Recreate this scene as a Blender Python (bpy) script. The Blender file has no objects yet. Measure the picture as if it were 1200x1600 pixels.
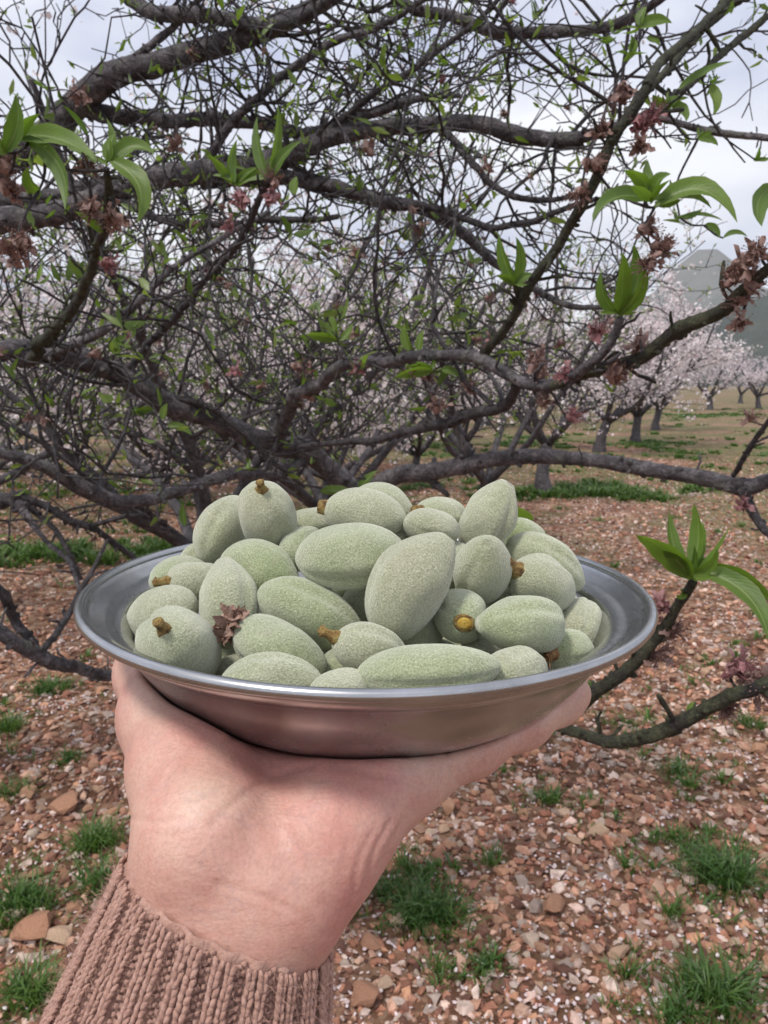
import bpy, bmesh, math, random
import numpy as np
from mathutils import Vector, Matrix

scene = bpy.context.scene
COL = scene.collection
random.seed(7)
RNG = np.random.default_rng(7)

# ------------------------------------------------------------------ camera, sky, sun, exposure
FPX = 1150.0                                   # focal length in pixels of the 1200x1600 photograph
PITCH = math.atan(200 / FPX)                   # the horizon lies 200 px above the picture's middle
CAM = np.array([0.0, 0.0, 1.5])
FW = np.array([0, math.cos(PITCH), -math.sin(PITCH)])
UP = np.array([0, math.sin(PITCH), math.cos(PITCH)])
RT = np.array([1.0, 0, 0])
cam_data = bpy.data.cameras.new('camera')
cam = bpy.data.objects.new('camera', cam_data)
COL.objects.link(cam)
cam.location = CAM
cam.rotation_euler = (math.pi / 2 - PITCH, 0, 0)
cam_data.sensor_fit = 'VERTICAL'
cam_data.sensor_height = 36
cam_data.lens = 36 * FPX / 1600
cam_data.clip_start = 0.01
cam_data.clip_end = 6000
cam_data.dof.use_dof = True
cam_data.dof.focus_distance = 0.245
cam_data.dof.aperture_fstop = 38
scene.camera = cam

SUN_EL, SUN_AZ = math.radians(60), math.radians(225)     # high, behind the camera to the left, veiled by cloud
world = bpy.data.worlds.new('World')
scene.world = world
world.use_nodes = True
wn, wl = world.node_tree.nodes, world.node_tree.links
wn.clear()
w_out = wn.new('ShaderNodeOutputWorld')
w_bg = wn.new('ShaderNodeBackground')
w_bg.inputs['Strength'].default_value = 0.1
w_sky = wn.new('ShaderNodeTexSky')
w_sky.sky_type = 'NISHITA'
w_sky.sun_disc = False
w_sky.sun_elevation = SUN_EL
w_sky.sun_rotation = SUN_AZ
w_tc = wn.new('ShaderNodeTexCoord')
w_map = wn.new('ShaderNodeMapping')
w_map.inputs['Scale'].default_value = (1.0, 1.0, 2.4)
w_map.inputs['Location'].default_value = (0.3, 0.25, 0.1)
w_noise = wn.new('ShaderNodeTexNoise')
w_noise.inputs['Scale'].default_value = 2.6
w_noise.inputs['Detail'].default_value = 6
w_noise.inputs['Roughness'].default_value = 0.5
w_ramp = wn.new('ShaderNodeValToRGB')
w_ramp.color_ramp.elements[0].position = 0.36
w_ramp.color_ramp.elements[0].color = (0.46, 0.50, 0.66, 1)
w_ramp.color_ramp.elements[1].position = 0.62
w_ramp.color_ramp.elements[1].color = (0.95, 0.95, 0.98, 1)
w_mul = wn.new('ShaderNodeVectorMath')
w_mul.operation = 'SCALE'
w_mul.inputs['Scale'].default_value = 6.2
w_mix = wn.new('ShaderNodeMixRGB')
w_mix.inputs['Fac'].default_value = 0.93        # a closed cloud deck, a little blue shining through
wl.new(w_tc.outputs['Generated'], w_map.inputs['Vector'])
wl.new(w_map.outputs['Vector'], w_noise.inputs['Vector'])
wl.new(w_noise.outputs['Fac'], w_ramp.inputs['Fac'])
wl.new(w_ramp.outputs['Color'], w_mul.inputs[0])
wl.new(w_sky.outputs['Color'], w_mix.inputs['Color1'])
wl.new(w_mul.outputs['Vector'], w_mix.inputs['Color2'])
wl.new(w_mix.outputs['Color'], w_bg.inputs['Color'])
wl.new(w_bg.outputs['Background'], w_out.inputs['Surface'])

sun_data = bpy.data.lights.new('sun', 'SUN')
sun_data.energy = 1.5
sun_data.angle = math.radians(10)
sun_data.color = (1.0, 0.95, 0.89)
sun = bpy.data.objects.new('sun', sun_data)
COL.objects.link(sun)
sun_dir = Vector((math.sin(SUN_AZ) * math.cos(SUN_EL), math.cos(SUN_AZ) * math.cos(SUN_EL), math.sin(SUN_EL)))
sun.rotation_euler = sun_dir.to_track_quat('Z', 'Y').to_euler()
sun.location = (-3, -4, 9)

scene.view_settings.view_transform = 'Standard'
scene.view_settings.look = 'None'
scene.view_settings.gamma = 1.0
scene.view_settings.use_curve_mapping = False
scene.view_settings.exposure = 1.08
scene.cycles.use_denoising = True
scene.cycles.max_bounces = 8
scene.cycles.transparent_max_bounces = 8


# ------------------------------------------------------------------ helpers
def ray(x, y):
    return FW + (x - 600) / FPX * RT + (800 - y) / FPX * UP


def at(x, y, t):
    """point seen at photo pixel (x, y), t metres deep along the lens axis"""
    return CAM + t * ray(x, y)


def ground_at(x, y):
    d = ray(x, y)
    return CAM + d * (CAM[2] / -d[2])


def project(P):
    d = np.asarray(P) - CAM
    t = d @ FW
    t = np.where(np.abs(t) < 1e-6, 1e-6, t)
    return 600 + FPX * (d @ RT) / t, 800 - FPX * (d @ UP) / t, t


def mesh_from(name, verts, quads=None, tris=None, smooth=True, colors=None):
    verts = np.asarray(verts, dtype=np.float32).reshape(-1, 3)
    quads = np.zeros((0, 4), np.int32) if quads is None or len(quads) == 0 else np.asarray(quads, dtype=np.int32)
    tris = np.zeros((0, 3), np.int32) if tris is None or len(tris) == 0 else np.asarray(tris, dtype=np.int32)
    me = bpy.data.meshes.new(name)
    me.vertices.add(len(verts))
    me.vertices.foreach_set('co', verts.ravel())
    nq, nt = len(quads), len(tris)
    me.loops.add(nq * 4 + nt * 3)
    me.loops.foreach_set('vertex_index', np.concatenate([quads.ravel(), tris.ravel()]).astype(np.int32))
    me.polygons.add(nq + nt)
    start = np.concatenate([np.arange(nq) * 4, nq * 4 + np.arange(nt) * 3]).astype(np.int32)
    me.polygons.foreach_set('loop_start', start)
    me.polygons.foreach_set('loop_total', np.concatenate([np.full(nq, 4), np.full(nt, 3)]).astype(np.int32))
    me.polygons.foreach_set('use_smooth', np.full(nq + nt, smooth, dtype=bool))
    if colors is not None:
        ca = me.color_attributes.new('tint', 'FLOAT_COLOR', 'POINT')
        ca.data.foreach_set('color', np.asarray(colors, dtype=np.float32).ravel())
    me.update(calc_edges=True)
    me.validate()
    return me


def link(name, me, material=None, parent=None, label=None, cat=None, group=None, kind=None, loc=None):
    o = bpy.data.objects.new(name, me)
    COL.objects.link(o)
    if material is not None and me is not None and len(me.materials) == 0:
        me.materials.append(material)
    if parent is not None:
        o.parent = parent
    if loc is not None:
        o.location = loc
    if label:
        o['label'] = label
    if cat:
        o['category'] = cat
    if group:
        o['group'] = group
    if kind:
        o['kind'] = kind
    return o


class Geo:
    """collects pieces of geometry for one mesh"""

    def __init__(self):
        self.v, self.q, self.t, self.c, self.n = [], [], [], [], 0

    def add(self, v, q=None, t=None, color=None):
        v = np.asarray(v, dtype=float)
        self.v.append(v)
        if q is not None and len(q):
            self.q.append(np.asarray(q) + self.n)
        if t is not None and len(t):
            self.t.append(np.asarray(t) + self.n)
        if color is not None:
            self.c.append(np.tile(np.append(np.asarray(color, float)[:3], 1.0), (len(v), 1)))
        self.n += len(v)

    def tube(self, pts, rad, sides=6, cap=True, color=None, lump=0.0):
        pts = np.asarray(pts, float)
        rad = np.asarray(rad, float)
        n = len(pts)
        tan = np.gradient(pts, axis=0)
        tan /= np.linalg.norm(tan, axis=1)[:, None] + 1e-12
        ref = np.array([0.31, 0.2, 0.93])
        if abs(tan[0] @ ref) > 0.95:
            ref = np.array([1.0, 0.1, 0.0])
        nrm = ref - np.outer(tan @ ref, [1, 1, 1]) * tan if False else ref[None, :] - (tan @ ref)[:, None] * tan
        nrm /= np.linalg.norm(nrm, axis=1)[:, None] + 1e-12
        bi = np.cross(tan, nrm)
        a = np.arange(sides) * 2 * math.pi / sides
        rr = np.repeat(rad[:, None], sides, 1)
        if lump:
            rr = rr * (1 + RNG.normal(0, lump, (n, sides)))
        v = pts[:, None, :] + rr[:, :, None] * (np.cos(a)[None, :, None] * nrm[:, None, :] + np.sin(a)[None, :, None] * bi[:, None, :])
        v = v.reshape(-1, 3)
        i = np.arange(n - 1)[:, None] * sides
        j = np.arange(sides)[None, :]
        k = (j + 1) % sides
        q = np.stack([i + j, i + k, i + sides + k, i + sides + j], -1).reshape(-1, 4)
        t = None
        if cap:
            v = np.vstack([v, pts[0] - tan[0] * rad[0] * .4, pts[-1] + tan[-1] * rad[-1] * .6])
            b, e = n * sides, n * sides + 1
            jj = np.arange(sides)
            kk = (jj + 1) % sides
            t = np.vstack([np.stack([np.full(sides, b), kk, jj], -1),
                           np.stack([np.full(sides, e), (n - 1) * sides + jj, (n - 1) * sides + kk], -1)])
        self.add(v, q, t, color)

    def mesh(self, name, smooth=True):
        return mesh_from(name, np.vstack(self.v), np.vstack(self.q) if self.q else None,
                         np.vstack(self.t) if self.t else None, smooth,
                         np.vstack(self.c) if self.c else None)


def catmull(P, per=6):
    P = np.asarray(P, float)
    Q = np.vstack([2 * P[0] - P[1], P, 2 * P[-1] - P[-2]])
    out = []
    for i in range(1, len(Q) - 2):
        for u in np.linspace(0, 1, per, endpoint=False):
            a, b, c, d = Q[i - 1], Q[i], Q[i + 1], Q[i + 2]
            out.append(.5 * ((2 * b) + (c - a) * u + (2 * a - 5 * b + 4 * c - d) * u * u + (3 * b - a - 3 * c + d) * u ** 3))
    out.append(P[-1])
    return np.array(out)


# ------------------------------------------------------------------ materials
def new_mat(name):
    m = bpy.data.materials.new(name)
    m.use_nodes = True
    nt = m.node_tree
    nt.nodes.clear()
    out = nt.nodes.new('ShaderNodeOutputMaterial')
    b = nt.nodes.new('ShaderNodeBsdfPrincipled')
    nt.links.new(b.outputs[0], out.inputs['Surface'])
    return m, nt, b, out


def N(nt, kind, **inp):
    n = nt.nodes.new(kind)
    for k, v in inp.items():
        key = k.replace('_', ' ')
        if key in n.inputs:
            n.inputs[key].default_value = v
        else:
            setattr(n, k, v)
    return n


def coords(nt, space='Object'):
    return nt.nodes.new('ShaderNodeTexCoord').outputs[space]


def noise(nt, vec, scale, detail=4, rough=.55, dist=0.0):
    n = N(nt, 'ShaderNodeTexNoise', Scale=scale, Detail=detail, Roughness=rough, Distortion=dist)
    nt.links.new(vec, n.inputs['Vector'])
    return n.outputs['Fac']


def ramp(nt, fac, stops):
    r = nt.nodes.new('ShaderNodeValToRGB')
    e = r.color_ramp.elements
    while len(e) < len(stops):
        e.new(0.5)
    for k, (p, c) in enumerate(stops):
        e[k].position = p
        e[k].color = (*c, 1)
    nt.links.new(fac, r.inputs['Fac'])
    return r.outputs['Color']


def mixc(nt, fac, a, b, mode='MIX'):
    m = nt.nodes.new('ShaderNodeMixRGB')
    m.blend_type = mode
    for s, x in (('Fac', fac), ('Color1', a), ('Color2', b)):
        if isinstance(x, (int, float)):
            m.inputs[s].default_value = x
        elif isinstance(x, tuple):
            m.inputs[s].default_value = (*x, 1)
        else:
            nt.links.new(x, m.inputs[s])
    return m.outputs[0]


def bump(nt, b, height, strength, dist, prev=None):
    n = N(nt, 'ShaderNodeBump', Strength=strength, Distance=dist)
    nt.links.new(height, n.inputs['Height'])
    if prev is not None:
        nt.links.new(prev, n.inputs['Normal'])
    nt.links.new(n.outputs[0], b.inputs['Normal'])
    return n.outputs[0]


def bark_mat(name, dark, mid, light, scale, lichen=None):
    m, nt, b, out = new_mat(name)
    co = coords(nt)
    c = ramp(nt, noise(nt, co, scale, 6, .65), [(.30, dark), (.52, mid), (.72, light)])
    if lichen:
        msk = ramp(nt, noise(nt, co, scale * .45, 5, .6), [(.55, (0, 0, 0)), (.66, (1, 1, 1))])
        c = mixc(nt, msk, c, lichen)
    spots = ramp(nt, noise(nt, co, scale * 2.6, 3), [(.60, (1, 1, 1)), (.70, (.35, .33, .33))])
    c = mixc(nt, .8, c, spots, 'MULTIPLY')
    fleck = ramp(nt, noise(nt, co, scale * 6, 4, .7), [(.34, (.35, .34, .34)), (.5, (1, 1, 1)), (.66, (1.7, 1.65, 1.65))])
    c = mixc(nt, .75, c, fleck, 'MULTIPLY')
    nt.links.new(c, b.inputs['Base Color'])
    b.inputs['Roughness'].default_value = .72
    p = bump(nt, b, noise(nt, co, scale * 1.2, 7, .7), 1.0, .018)
    bump(nt, b, noise(nt, co, scale * 6, 4, .7), .8, .004, p)
    return m


M_BARK = bark_mat('bark_grey', (.024, .021, .024), (.105, .093, .101), (.28, .26, .268), 34, (.15, .15, .135))
M_TWIG = bark_mat('bark_twig', (.024, .021, .023), (.072, .063, .068), (.17, .155, .16), 60)
M_SHOOT = bark_mat('bark_shoot', (.028, .025, .020), (.066, .070, .038), (.12, .13, .066), 75, (.035, .028, .030))
M_FARBARK = bark_mat('bark_far', (.024, .021, .023), (.068, .060, .065), (.15, .138, .14), 22)


def leaf_mat(name, c1, c2, c3, trans=.35, scale=9):
    m, nt, b, out = new_mat(name)
    co = coords(nt)
    info = nt.nodes.new('ShaderNodeObjectInfo')
    geo = nt.nodes.new('ShaderNodeNewGeometry')
    c = ramp(nt, geo.outputs['Random Per Island'], [(0, c1), (.5, c2), (1, c3)])
    c = mixc(nt, .35, c, ramp(nt, info.outputs['Random'], [(0, c1), (1, c3)]))
    c = mixc(nt, .5, c, ramp(nt, noise(nt, co, scale, 4), [(.3, (.65, .68, .6)), (.7, (1.15, 1.12, 1.0))]), 'MULTIPLY')
    nt.links.new(c, b.inputs['Base Color'])
    b.inputs['Roughness'].default_value = .42
    bump(nt, b, noise(nt, co, scale * 6, 3), .25, .003)
    tr = nt.nodes.new('ShaderNodeBsdfTranslucent')
    nt.links.new(mixc(nt, 1.0, c, (1.5, 1.6, .7), 'MULTIPLY'), tr.inputs['Color'])
    mx = nt.nodes.new('ShaderNodeMixShader')
    mx.inputs[0].default_value = trans
    nt.links.new(b.outputs[0], mx.inputs[1])
    nt.links.new(tr.outputs[0], mx.inputs[2])
    nt.links.new(mx.outputs[0], out.inputs['Surface'])
    return m


M_LEAF = leaf_mat('leaf_almond', (.055, .115, .022), (.10, .185, .030), (.19, .28, .05), .45, 60)


def veined(m):
    """midrib and side veins from the leaf's own coordinates (u along, f across)"""
    nt = m.node_tree
    b = nt.nodes['Principled BSDF']
    at_ = N(nt, 'ShaderNodeVertexColor', layer_name='tint')
    sp = nt.nodes.new('ShaderNodeSeparateColor')
    nt.links.new(at_.outputs['Color'], sp.inputs[0])

    def math_(op, a, b_=None):
        n = nt.nodes.new('ShaderNodeMath')
        n.operation = op
        for k, x in enumerate((a, b_)):
            if x is None:
                continue
            if isinstance(x, (int, float)):
                n.inputs[k].default_value = x
            else:
                nt.links.new(x, n.inputs[k])
        return n.outputs[0]
    f = math_('ABSOLUTE', math_('SUBTRACT', sp.outputs[1], .5))
    rib = ramp(nt, f, [(0.0, (1, 1, 1)), (.05, (.0, .0, .0))])
    w = math_('SINE', math_('SUBTRACT', math_('MULTIPLY', sp.outputs[0], 95.0), math_('MULTIPLY', f, 42.0)))
    vein = ramp(nt, w, [(.80, (0, 0, 0)), (1.0, (.12, .12, .12))])
    old = b.inputs['Base Color'].links[0].from_socket
    c = mixc(nt, rib, mixc(nt, vein, old, (.20, .29, .09)), (.30, .38, .14))
    edge = ramp(nt, f, [(.44, (0, 0, 0)), (.5, (.5, .5, .5))])
    c = mixc(nt, edge, c, (.22, .24, .07))
    nt.links.new(c, b.inputs['Base Color'])
    h = math_('ADD', w, math_('MULTIPLY', rib, -6.0))
    bump(nt, b, h, .12, .0004)
    b.inputs['Roughness'].default_value = .48


veined(M_LEAF)
M_SMALL_LEAF = leaf_mat('leaf_small', (.075, .13, .03), (.14, .22, .05), (.25, .32, .10), .45, 30)
M_GRASS = leaf_mat('grass_blade', (.030, .085, .014), (.065, .155, .025), (.15, .23, .06), .3, 20)


def petal_mat(name, c1, c2, c3, trans=.3):
    m, nt, b, out = new_mat(name)
    geo = nt.nodes.new('ShaderNodeNewGeometry')
    c = ramp(nt, geo.outputs['Random Per Island'], [(0, c1), (.55, c2), (1, c3)])
    nt.links.new(c, b.inputs['Base Color'])
    b.inputs['Roughness'].default_value = .6
    tr = nt.nodes.new('ShaderNodeBsdfTranslucent')
    nt.links.new(c, tr.inputs['Color'])
    mx = nt.nodes.new('ShaderNodeMixShader')
    mx.inputs[0].default_value = trans
    nt.links.new(b.outputs[0], mx.inputs[1])
    nt.links.new(tr.outputs[0], mx.inputs[2])
    nt.links.new(mx.outputs[0], out.inputs['Surface'])
    return m


M_BLOSSOM = petal_mat('blossom_white', (.88, .84, .84), (.82, .74, .75), (.66, .54, .55))
M_BLOSSOM_PINK = petal_mat('blossom_pink', (.85, .79, .81), (.78, .68, .72), (.62, .52, .56))
M_PETAL = petal_mat('fallen_petal', (.82, .74, .73), (.76, .62, .62), (.60, .46, .44), .2)
M_HUSK = petal_mat('husk_dry', (.22, .125, .105), (.31, .195, .165), (.12, .06, .055), .2)
M_HUSK_PINK = petal_mat('husk_pink', (.33, .11, .13), (.36, .19, .19), (.17, .065, .075), .25)


def tint_mat(name, rough=.85, scale=60, bstr=.5, bdist=.004):
    """colour of each pebble comes with the mesh, grain from noise"""
    m, nt, b, out = new_mat(name)
    a = N(nt, 'ShaderNodeVertexColor', layer_name='tint')
    co = coords(nt)
    c = mixc(nt, .8, a.outputs['Color'], ramp(nt, noise(nt, co, scale, 5, .6), [(.3, (.62, .58, .55)), (.7, (1.2, 1.18, 1.15))]), 'MULTIPLY')
    nt.links.new(c, b.inputs['Base Color'])
    b.inputs['Roughness'].default_value = rough
    bump(nt, b, noise(nt, co, scale * 3, 4), bstr, bdist)
    return m


M_GRAVEL = tint_mat('gravel_tinted')


# ------------------------------------------------------------------ ground, hills
def gz(x, y):
    x, y = np.asarray(x, float), np.asarray(y, float)
    fade = np.clip(1.5 - np.hypot(x, y - 3) / 14, 0, 1)
    return fade * (.016 * np.sin(1.7 * x + .5) * np.cos(1.3 * y) + .010 * np.sin(4.1 * x + 2.3 * y) + .006 * np.sin(9.0 * x - 5.2 * y + 1))


def ground_mat():
    m, nt, b, out = new_mat('stony_soil')
    co = coords(nt)
    soil = ramp(nt, noise(nt, co, 5, 7, .65), [(.25, (.055, .024, .014)), (.5, (.125, .058, .035)), (.75, (.24, .125, .075))])
    v = N(nt, 'ShaderNodeTexVoronoi', Scale=34.0, Randomness=1.0)
    nt.links.new(co, v.inputs['Vector'])
    sep = nt.nodes.new('ShaderNodeSeparateColor')
    nt.links.new(v.outputs['Color'], sep.inputs[0])
    peb = ramp(nt, sep.outputs[0], [(.0, (.13, .06, .04)), (.3, (.28, .145, .09)), (.6, (.40, .235, .155)), (.88, (.50, .34, .25)), (.97, (.68, .57, .52))])
    pm = ramp(nt, noise(nt, co, 2.2, 5, .6), [(.35, (.25, .25, .25)), (.62, (.95, .95, .95))])
    c = mixc(nt, pm, soil, peb)
    # thin grass between the tree rows
    mp = N(nt, 'ShaderNodeMapping', Scale=(.30, .42, 1))
    nt.links.new(co, mp.inputs['Vector'])
    gm = ramp(nt, noise(nt, mp.outputs[0], 1.0, 7, .68), [(.41, (0, 0, 0)), (.53, (.9, .9, .9))])
    gcol = ramp(nt, noise(nt, co, 9, 6, .7), [(.3, (.07, .10, .032)), (.6, (.135, .165, .06)), (.8, (.25, .20, .12))])
    fine = ramp(nt, noise(nt, co, 16, 5, .7), [(.38, (0, 0, 0)), (.52, (1, 1, 1))])
    gm = mixc(nt, 1.0, gm, fine, 'MULTIPLY')
    sy = nt.nodes.new('ShaderNodeSeparateXYZ')
    nt.links.new(co, sy.inputs[0])
    mr = N(nt, 'ShaderNodeMapRange')
    mr.inputs['From Min'].default_value = 4.0
    mr.inputs['From Max'].default_value = 10.0
    mr.inputs['To Min'].default_value = .12
    nt.links.new(sy.outputs[1], mr.inputs[0])
    gm = mixc(nt, 1.0, gm, mr.outputs[0], 'MULTIPLY')
    c = mixc(nt, gm, c, gcol)
    v9 = N(nt, 'ShaderNodeTexVoronoi', Scale=7.0, Randomness=1.0)
    nt.links.new(co, v9.inputs['Vector'])
    c = mixc(nt, .55, c, ramp(nt, v9.outputs['Distance'], [(.12, (1.35, 1.3, 1.28)), (.4, (.95, .95, .95)), (.62, (.6, .58, .56))]), 'MULTIPLY')
    nt.links.new(c, b.inputs['Base Color'])
    b.inputs['Roughness'].default_value = .95
    b.inputs['Specular IOR Level'].default_value = .2
    p = bump(nt, b, v.outputs['Distance'], -.7, .02)
    bump(nt, b, noise(nt, co, 60, 6, .7), .8, .02, p)
    return m


xs = np.unique(np.concatenate([[-3000, -1200, -500, -200, -90, -45, -25], np.linspace(-14, 14, 180), [25, 45, 90, 200, 500, 1200, 3000]]))
ys = np.unique(np.concatenate([[-600, -150, -40, -12], np.linspace(-4, 22, 180), [30, 45, 70, 110, 200, 400, 900, 1800, 4000]]))
XX, YY = np.meshgrid(xs, ys, indexing='ij')
gv = np.stack([XX, YY, gz(XX, YY)], -1).reshape(-1, 3)
i, j = np.meshgrid(np.arange(len(xs) - 1), np.arange(len(ys) - 1), indexing='ij')
b0 = (i * len(ys) + j).ravel()
gq = np.stack([b0, b0 + len(ys), b0 + len(ys) + 1, b0 + 1], -1)
link('ground', mesh_from('ground', gv, gq), ground_mat(), kind='structure')


def hill_mat(name, stops, scale):
    m, nt, b, out = new_mat(name)
    co = coords(nt)
    c = ramp(nt, noise(nt, co, scale, 8, .65), stops)
    nt.links.new(c, b.inputs['Base Color'])
    b.inputs['Roughness'].default_value = 1.0
    b.inputs['Specular IOR Level'].default_value = 0
    bump(nt, b, noise(nt, co, scale * 2, 8, .7), 1.0, 12)
    return m


def hill(name, prof, y0, depth, mat, seed):
    """prof: ridge line as (photo x, photo y); y0 the ridge's distance"""
    px = np.array([p[0] for p in prof], float)
    py = np.array([p[1] for p in prof], float)
    u = np.linspace(px[0], px[-1], 110)
    zr = np.interp(u, px, py)
    X = (u - 600) / FPX * y0
    Z = 1.5 + (600 - zr) / FPX * y0
    r = np.random.default_rng(seed)
    Z = Z + np.convolve(r.normal(0, 1, 140), np.ones(9) / 9, 'same')[:110] * y0 * .009
    rows = []
    for k, s in enumerate(np.linspace(-1, 1, 23)):
        h = np.clip(1 - abs(s), 0, 1)
        h = h ** .85
        jz = np.convolve(r.normal(0, 1, 140), np.ones(7) / 7, 'same')[:110] * y0 * .011 * (1 - abs(s)) * (abs(s) > .01)
        rows.append(np.stack([X, np.full(110, y0 + s * depth) + r.normal(0, depth * .02, 110), (Z + 4) * h - 4 + jz], -1))
    v = np.array(rows).reshape(-1, 3)
    a, c = np.meshgrid(np.arange(22), np.arange(109), indexing='ij')
    q = (a * 110 + c).ravel()
    link(name, mesh_from(name, v, np.stack([q, q + 1, q + 111, q + 110], -1)), mat, kind='structure')


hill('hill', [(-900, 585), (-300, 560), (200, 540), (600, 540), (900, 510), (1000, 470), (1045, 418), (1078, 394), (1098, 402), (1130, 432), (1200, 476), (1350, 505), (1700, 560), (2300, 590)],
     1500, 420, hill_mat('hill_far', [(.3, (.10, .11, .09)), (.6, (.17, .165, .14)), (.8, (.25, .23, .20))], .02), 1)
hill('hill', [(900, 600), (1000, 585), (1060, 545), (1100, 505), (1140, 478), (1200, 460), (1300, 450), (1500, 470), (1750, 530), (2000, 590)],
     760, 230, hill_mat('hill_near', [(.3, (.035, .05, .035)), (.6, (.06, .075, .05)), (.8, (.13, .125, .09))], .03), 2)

# ------------------------------------------------------------------ gravel, stones, petals
ICO = bmesh.new()
bmesh.ops.create_icosphere(ICO, subdivisions=1, radius=1)
ico_v = np.array([v.co[:] for v in ICO.verts])
ico_f = np.array([[v.index for v in f.verts] for f in ICO.faces])
ICO.free()
ICO2 = bmesh.new()
bmesh.ops.create_icosphere(ICO2, subdivisions=2, radius=1)
ico2_v = np.array([v.co[:] for v in ICO2.verts])
ico2_f = np.array([[v.index for v in f.verts] for f in ICO2.faces])
ICO2.free()

STONE_COL = np.array([(.43, .235, .155), (.50, .295, .20), (.36, .17, .108), (.24, .105, .068), (.57, .38, .28), (.47, .265, .16), (.50, .41, .35), (.39, .20, .135), (.66, .55, .48), (.62, .47, .40), (.15, .075, .052), (.46, .225, .14), (.54, .345, .25), (.20, .095, .065)])


def rot_mats(n, tilt):
    a = RNG.uniform(0, 2 * math.pi, n)
    tx, ty = RNG.normal(0, tilt, n), RNG.normal(0, tilt, n)
    ca, sa = np.cos(a), np.sin(a)
    Rz = np.zeros((n, 3, 3))
    Rz[:, 0, 0] = ca; Rz[:, 0, 1] = -sa; Rz[:, 1, 0] = sa; Rz[:, 1, 1] = ca; Rz[:, 2, 2] = 1
    Rx = np.zeros((n, 3, 3))
    Rx[:, 0, 0] = 1; Rx[:, 1, 1] = np.cos(tx); Rx[:, 1, 2] = -np.sin(tx); Rx[:, 2, 1] = np.sin(tx); Rx[:, 2, 2] = np.cos(tx)
    Ry = np.zeros((n, 3, 3))
    Ry[:, 1, 1] = 1; Ry[:, 0, 0] = np.cos(ty); Ry[:, 0, 2] = np.sin(ty); Ry[:, 2, 0] = -np.sin(ty); Ry[:, 2, 2] = np.cos(ty)
    return Rz @ Rx @ Ry


def scatter_xy(n, d0, d1, pw):
    """positions spread over the stony ground in front of the camera, thinning with distance"""
    u = RNG.uniform(0, 1, n)
    if abs(pw - 1) < 1e-6:
        d = d0 * (d1 / d0) ** u
    else:
        e = 1 - pw
        d = (d0 ** e + u * (d1 ** e - d0 ** e)) ** (1 / e)
    x = RNG.uniform(-1, 1, n) * (.58 * d + .55)
    return x, d


def pebbles(name, n, d0, d1, pw, s_mean, s_sig, s_min, s_max, label, seed, extra=0):
    x, y = scatter_xy(n, d0, d1, pw)
    if extra:                                 # the same gravel goes on beside and behind the view
        ex, ey = RNG.uniform(-4.5, 4.5, extra), RNG.uniform(-1.5, 4.2, extra)
        out = np.abs(ex) > np.where(ey > 1.25, .58 * ey + .5, -1)
        x, y = np.r_[x, ex[out]], np.r_[y, ey[out]]
        n = len(x)
    s = np.clip(np.exp(RNG.normal(math.log(s_mean), s_sig, n)) * (np.clip(y, 1.3, None) / 2.2) ** .35, s_min, s_max)
    base = ico_v[None] * (1 + RNG.normal(0, .30, (n, 12, 1)))
    base = base * np.stack([np.ones(n), RNG.uniform(.55, 1, n), RNG.uniform(.35, .75, n)], -1)[:, None, :]
    v = np.einsum('nij,nkj->nki', rot_mats(n, .35), base) * s[:, None, None] * .5
    v += np.stack([x, y, gz(x, y) + s * .15], -1)[:, None, :]
    f = (ico_f[None] + (np.arange(n) * 12)[:, None, None]).reshape(-1, 3)
    c = STONE_COL[RNG.integers(0, len(STONE_COL), n)] * RNG.uniform(.55, 1.22, (n, 1)) * np.array([1.02, .97, .97])
    c = np.concatenate([np.repeat(c[:, None, :], 12, 1), np.ones((n, 12, 1))], -1).reshape(-1, 4)
    link(name, mesh_from(name, v.reshape(-1, 3), None, f, False, c), M_GRAVEL, label=label, cat='gravel', kind='stuff')


pebbles('gravel', 46000, 1.25, 15, 1.15, .0180, .50, .007, .05, 'reddish tan gravel scattered over the orchard soil', 1, 30000)


def stone_mat():
    m, nt, b, out = new_mat('stone_weathered')
    co = coords(nt)
    info = nt.nodes.new('ShaderNodeObjectInfo')
    c = ramp(nt, info.outputs['Random'], [(0, (.35, .175, .11)), (.3, (.50, .295, .185)), (.55, (.43, .225, .14)), (.8, (.57, .40, .28)), (1, (.60, .49, .40))])
    c = mixc(nt, .9, c, ramp(nt, noise(nt, co, 45, 6, .65), [(.3, (.55, .5, .47)), (.7, (1.2, 1.18, 1.15))]), 'MULTIPLY')
    nt.links.new(c, b.inputs['Base Color'])
    b.inputs['Roughness'].default_value = .9
    bump(nt, b, noise(nt, co, 130, 6, .65), .6, .006)
    return m


M_STONE = stone_mat()
stone_meshes = []
for k in range(12):
    r = np.random.default_rng(100 + k)
    v = ico2_v.copy()
    for _ in range(12):                      # chip flat facets off a round pebble
        d = r.normal(size=3)
        d /= np.linalg.norm(d)
        h = r.uniform(.42, .72)
        over = v @ d - h
        v -= np.outer(np.clip(over, 0, None), d) * .92
    v *= np.array([1, r.uniform(.6, .95), r.uniform(.4, .75)]) * (1 + r.normal(0, .045, (len(v), 1)))
    me = mesh_from('stone', v * .5, None, ico2_f, False)
    me.materials.append(M_STONE)
    stone_meshes.append(me)


def hidden_px(px, py):
    """behind the hand, sleeve or plate"""
    if 120 < px < 1030 and 820 < py < 1190:
        return True
    if 190 < px < 700 - max(0, (py - 1200)) * .55 and 1150 < py < 1520:
        return True
    return px < 545 and px > 190 - (py - 1360) * .5 and py > 1355


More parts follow.
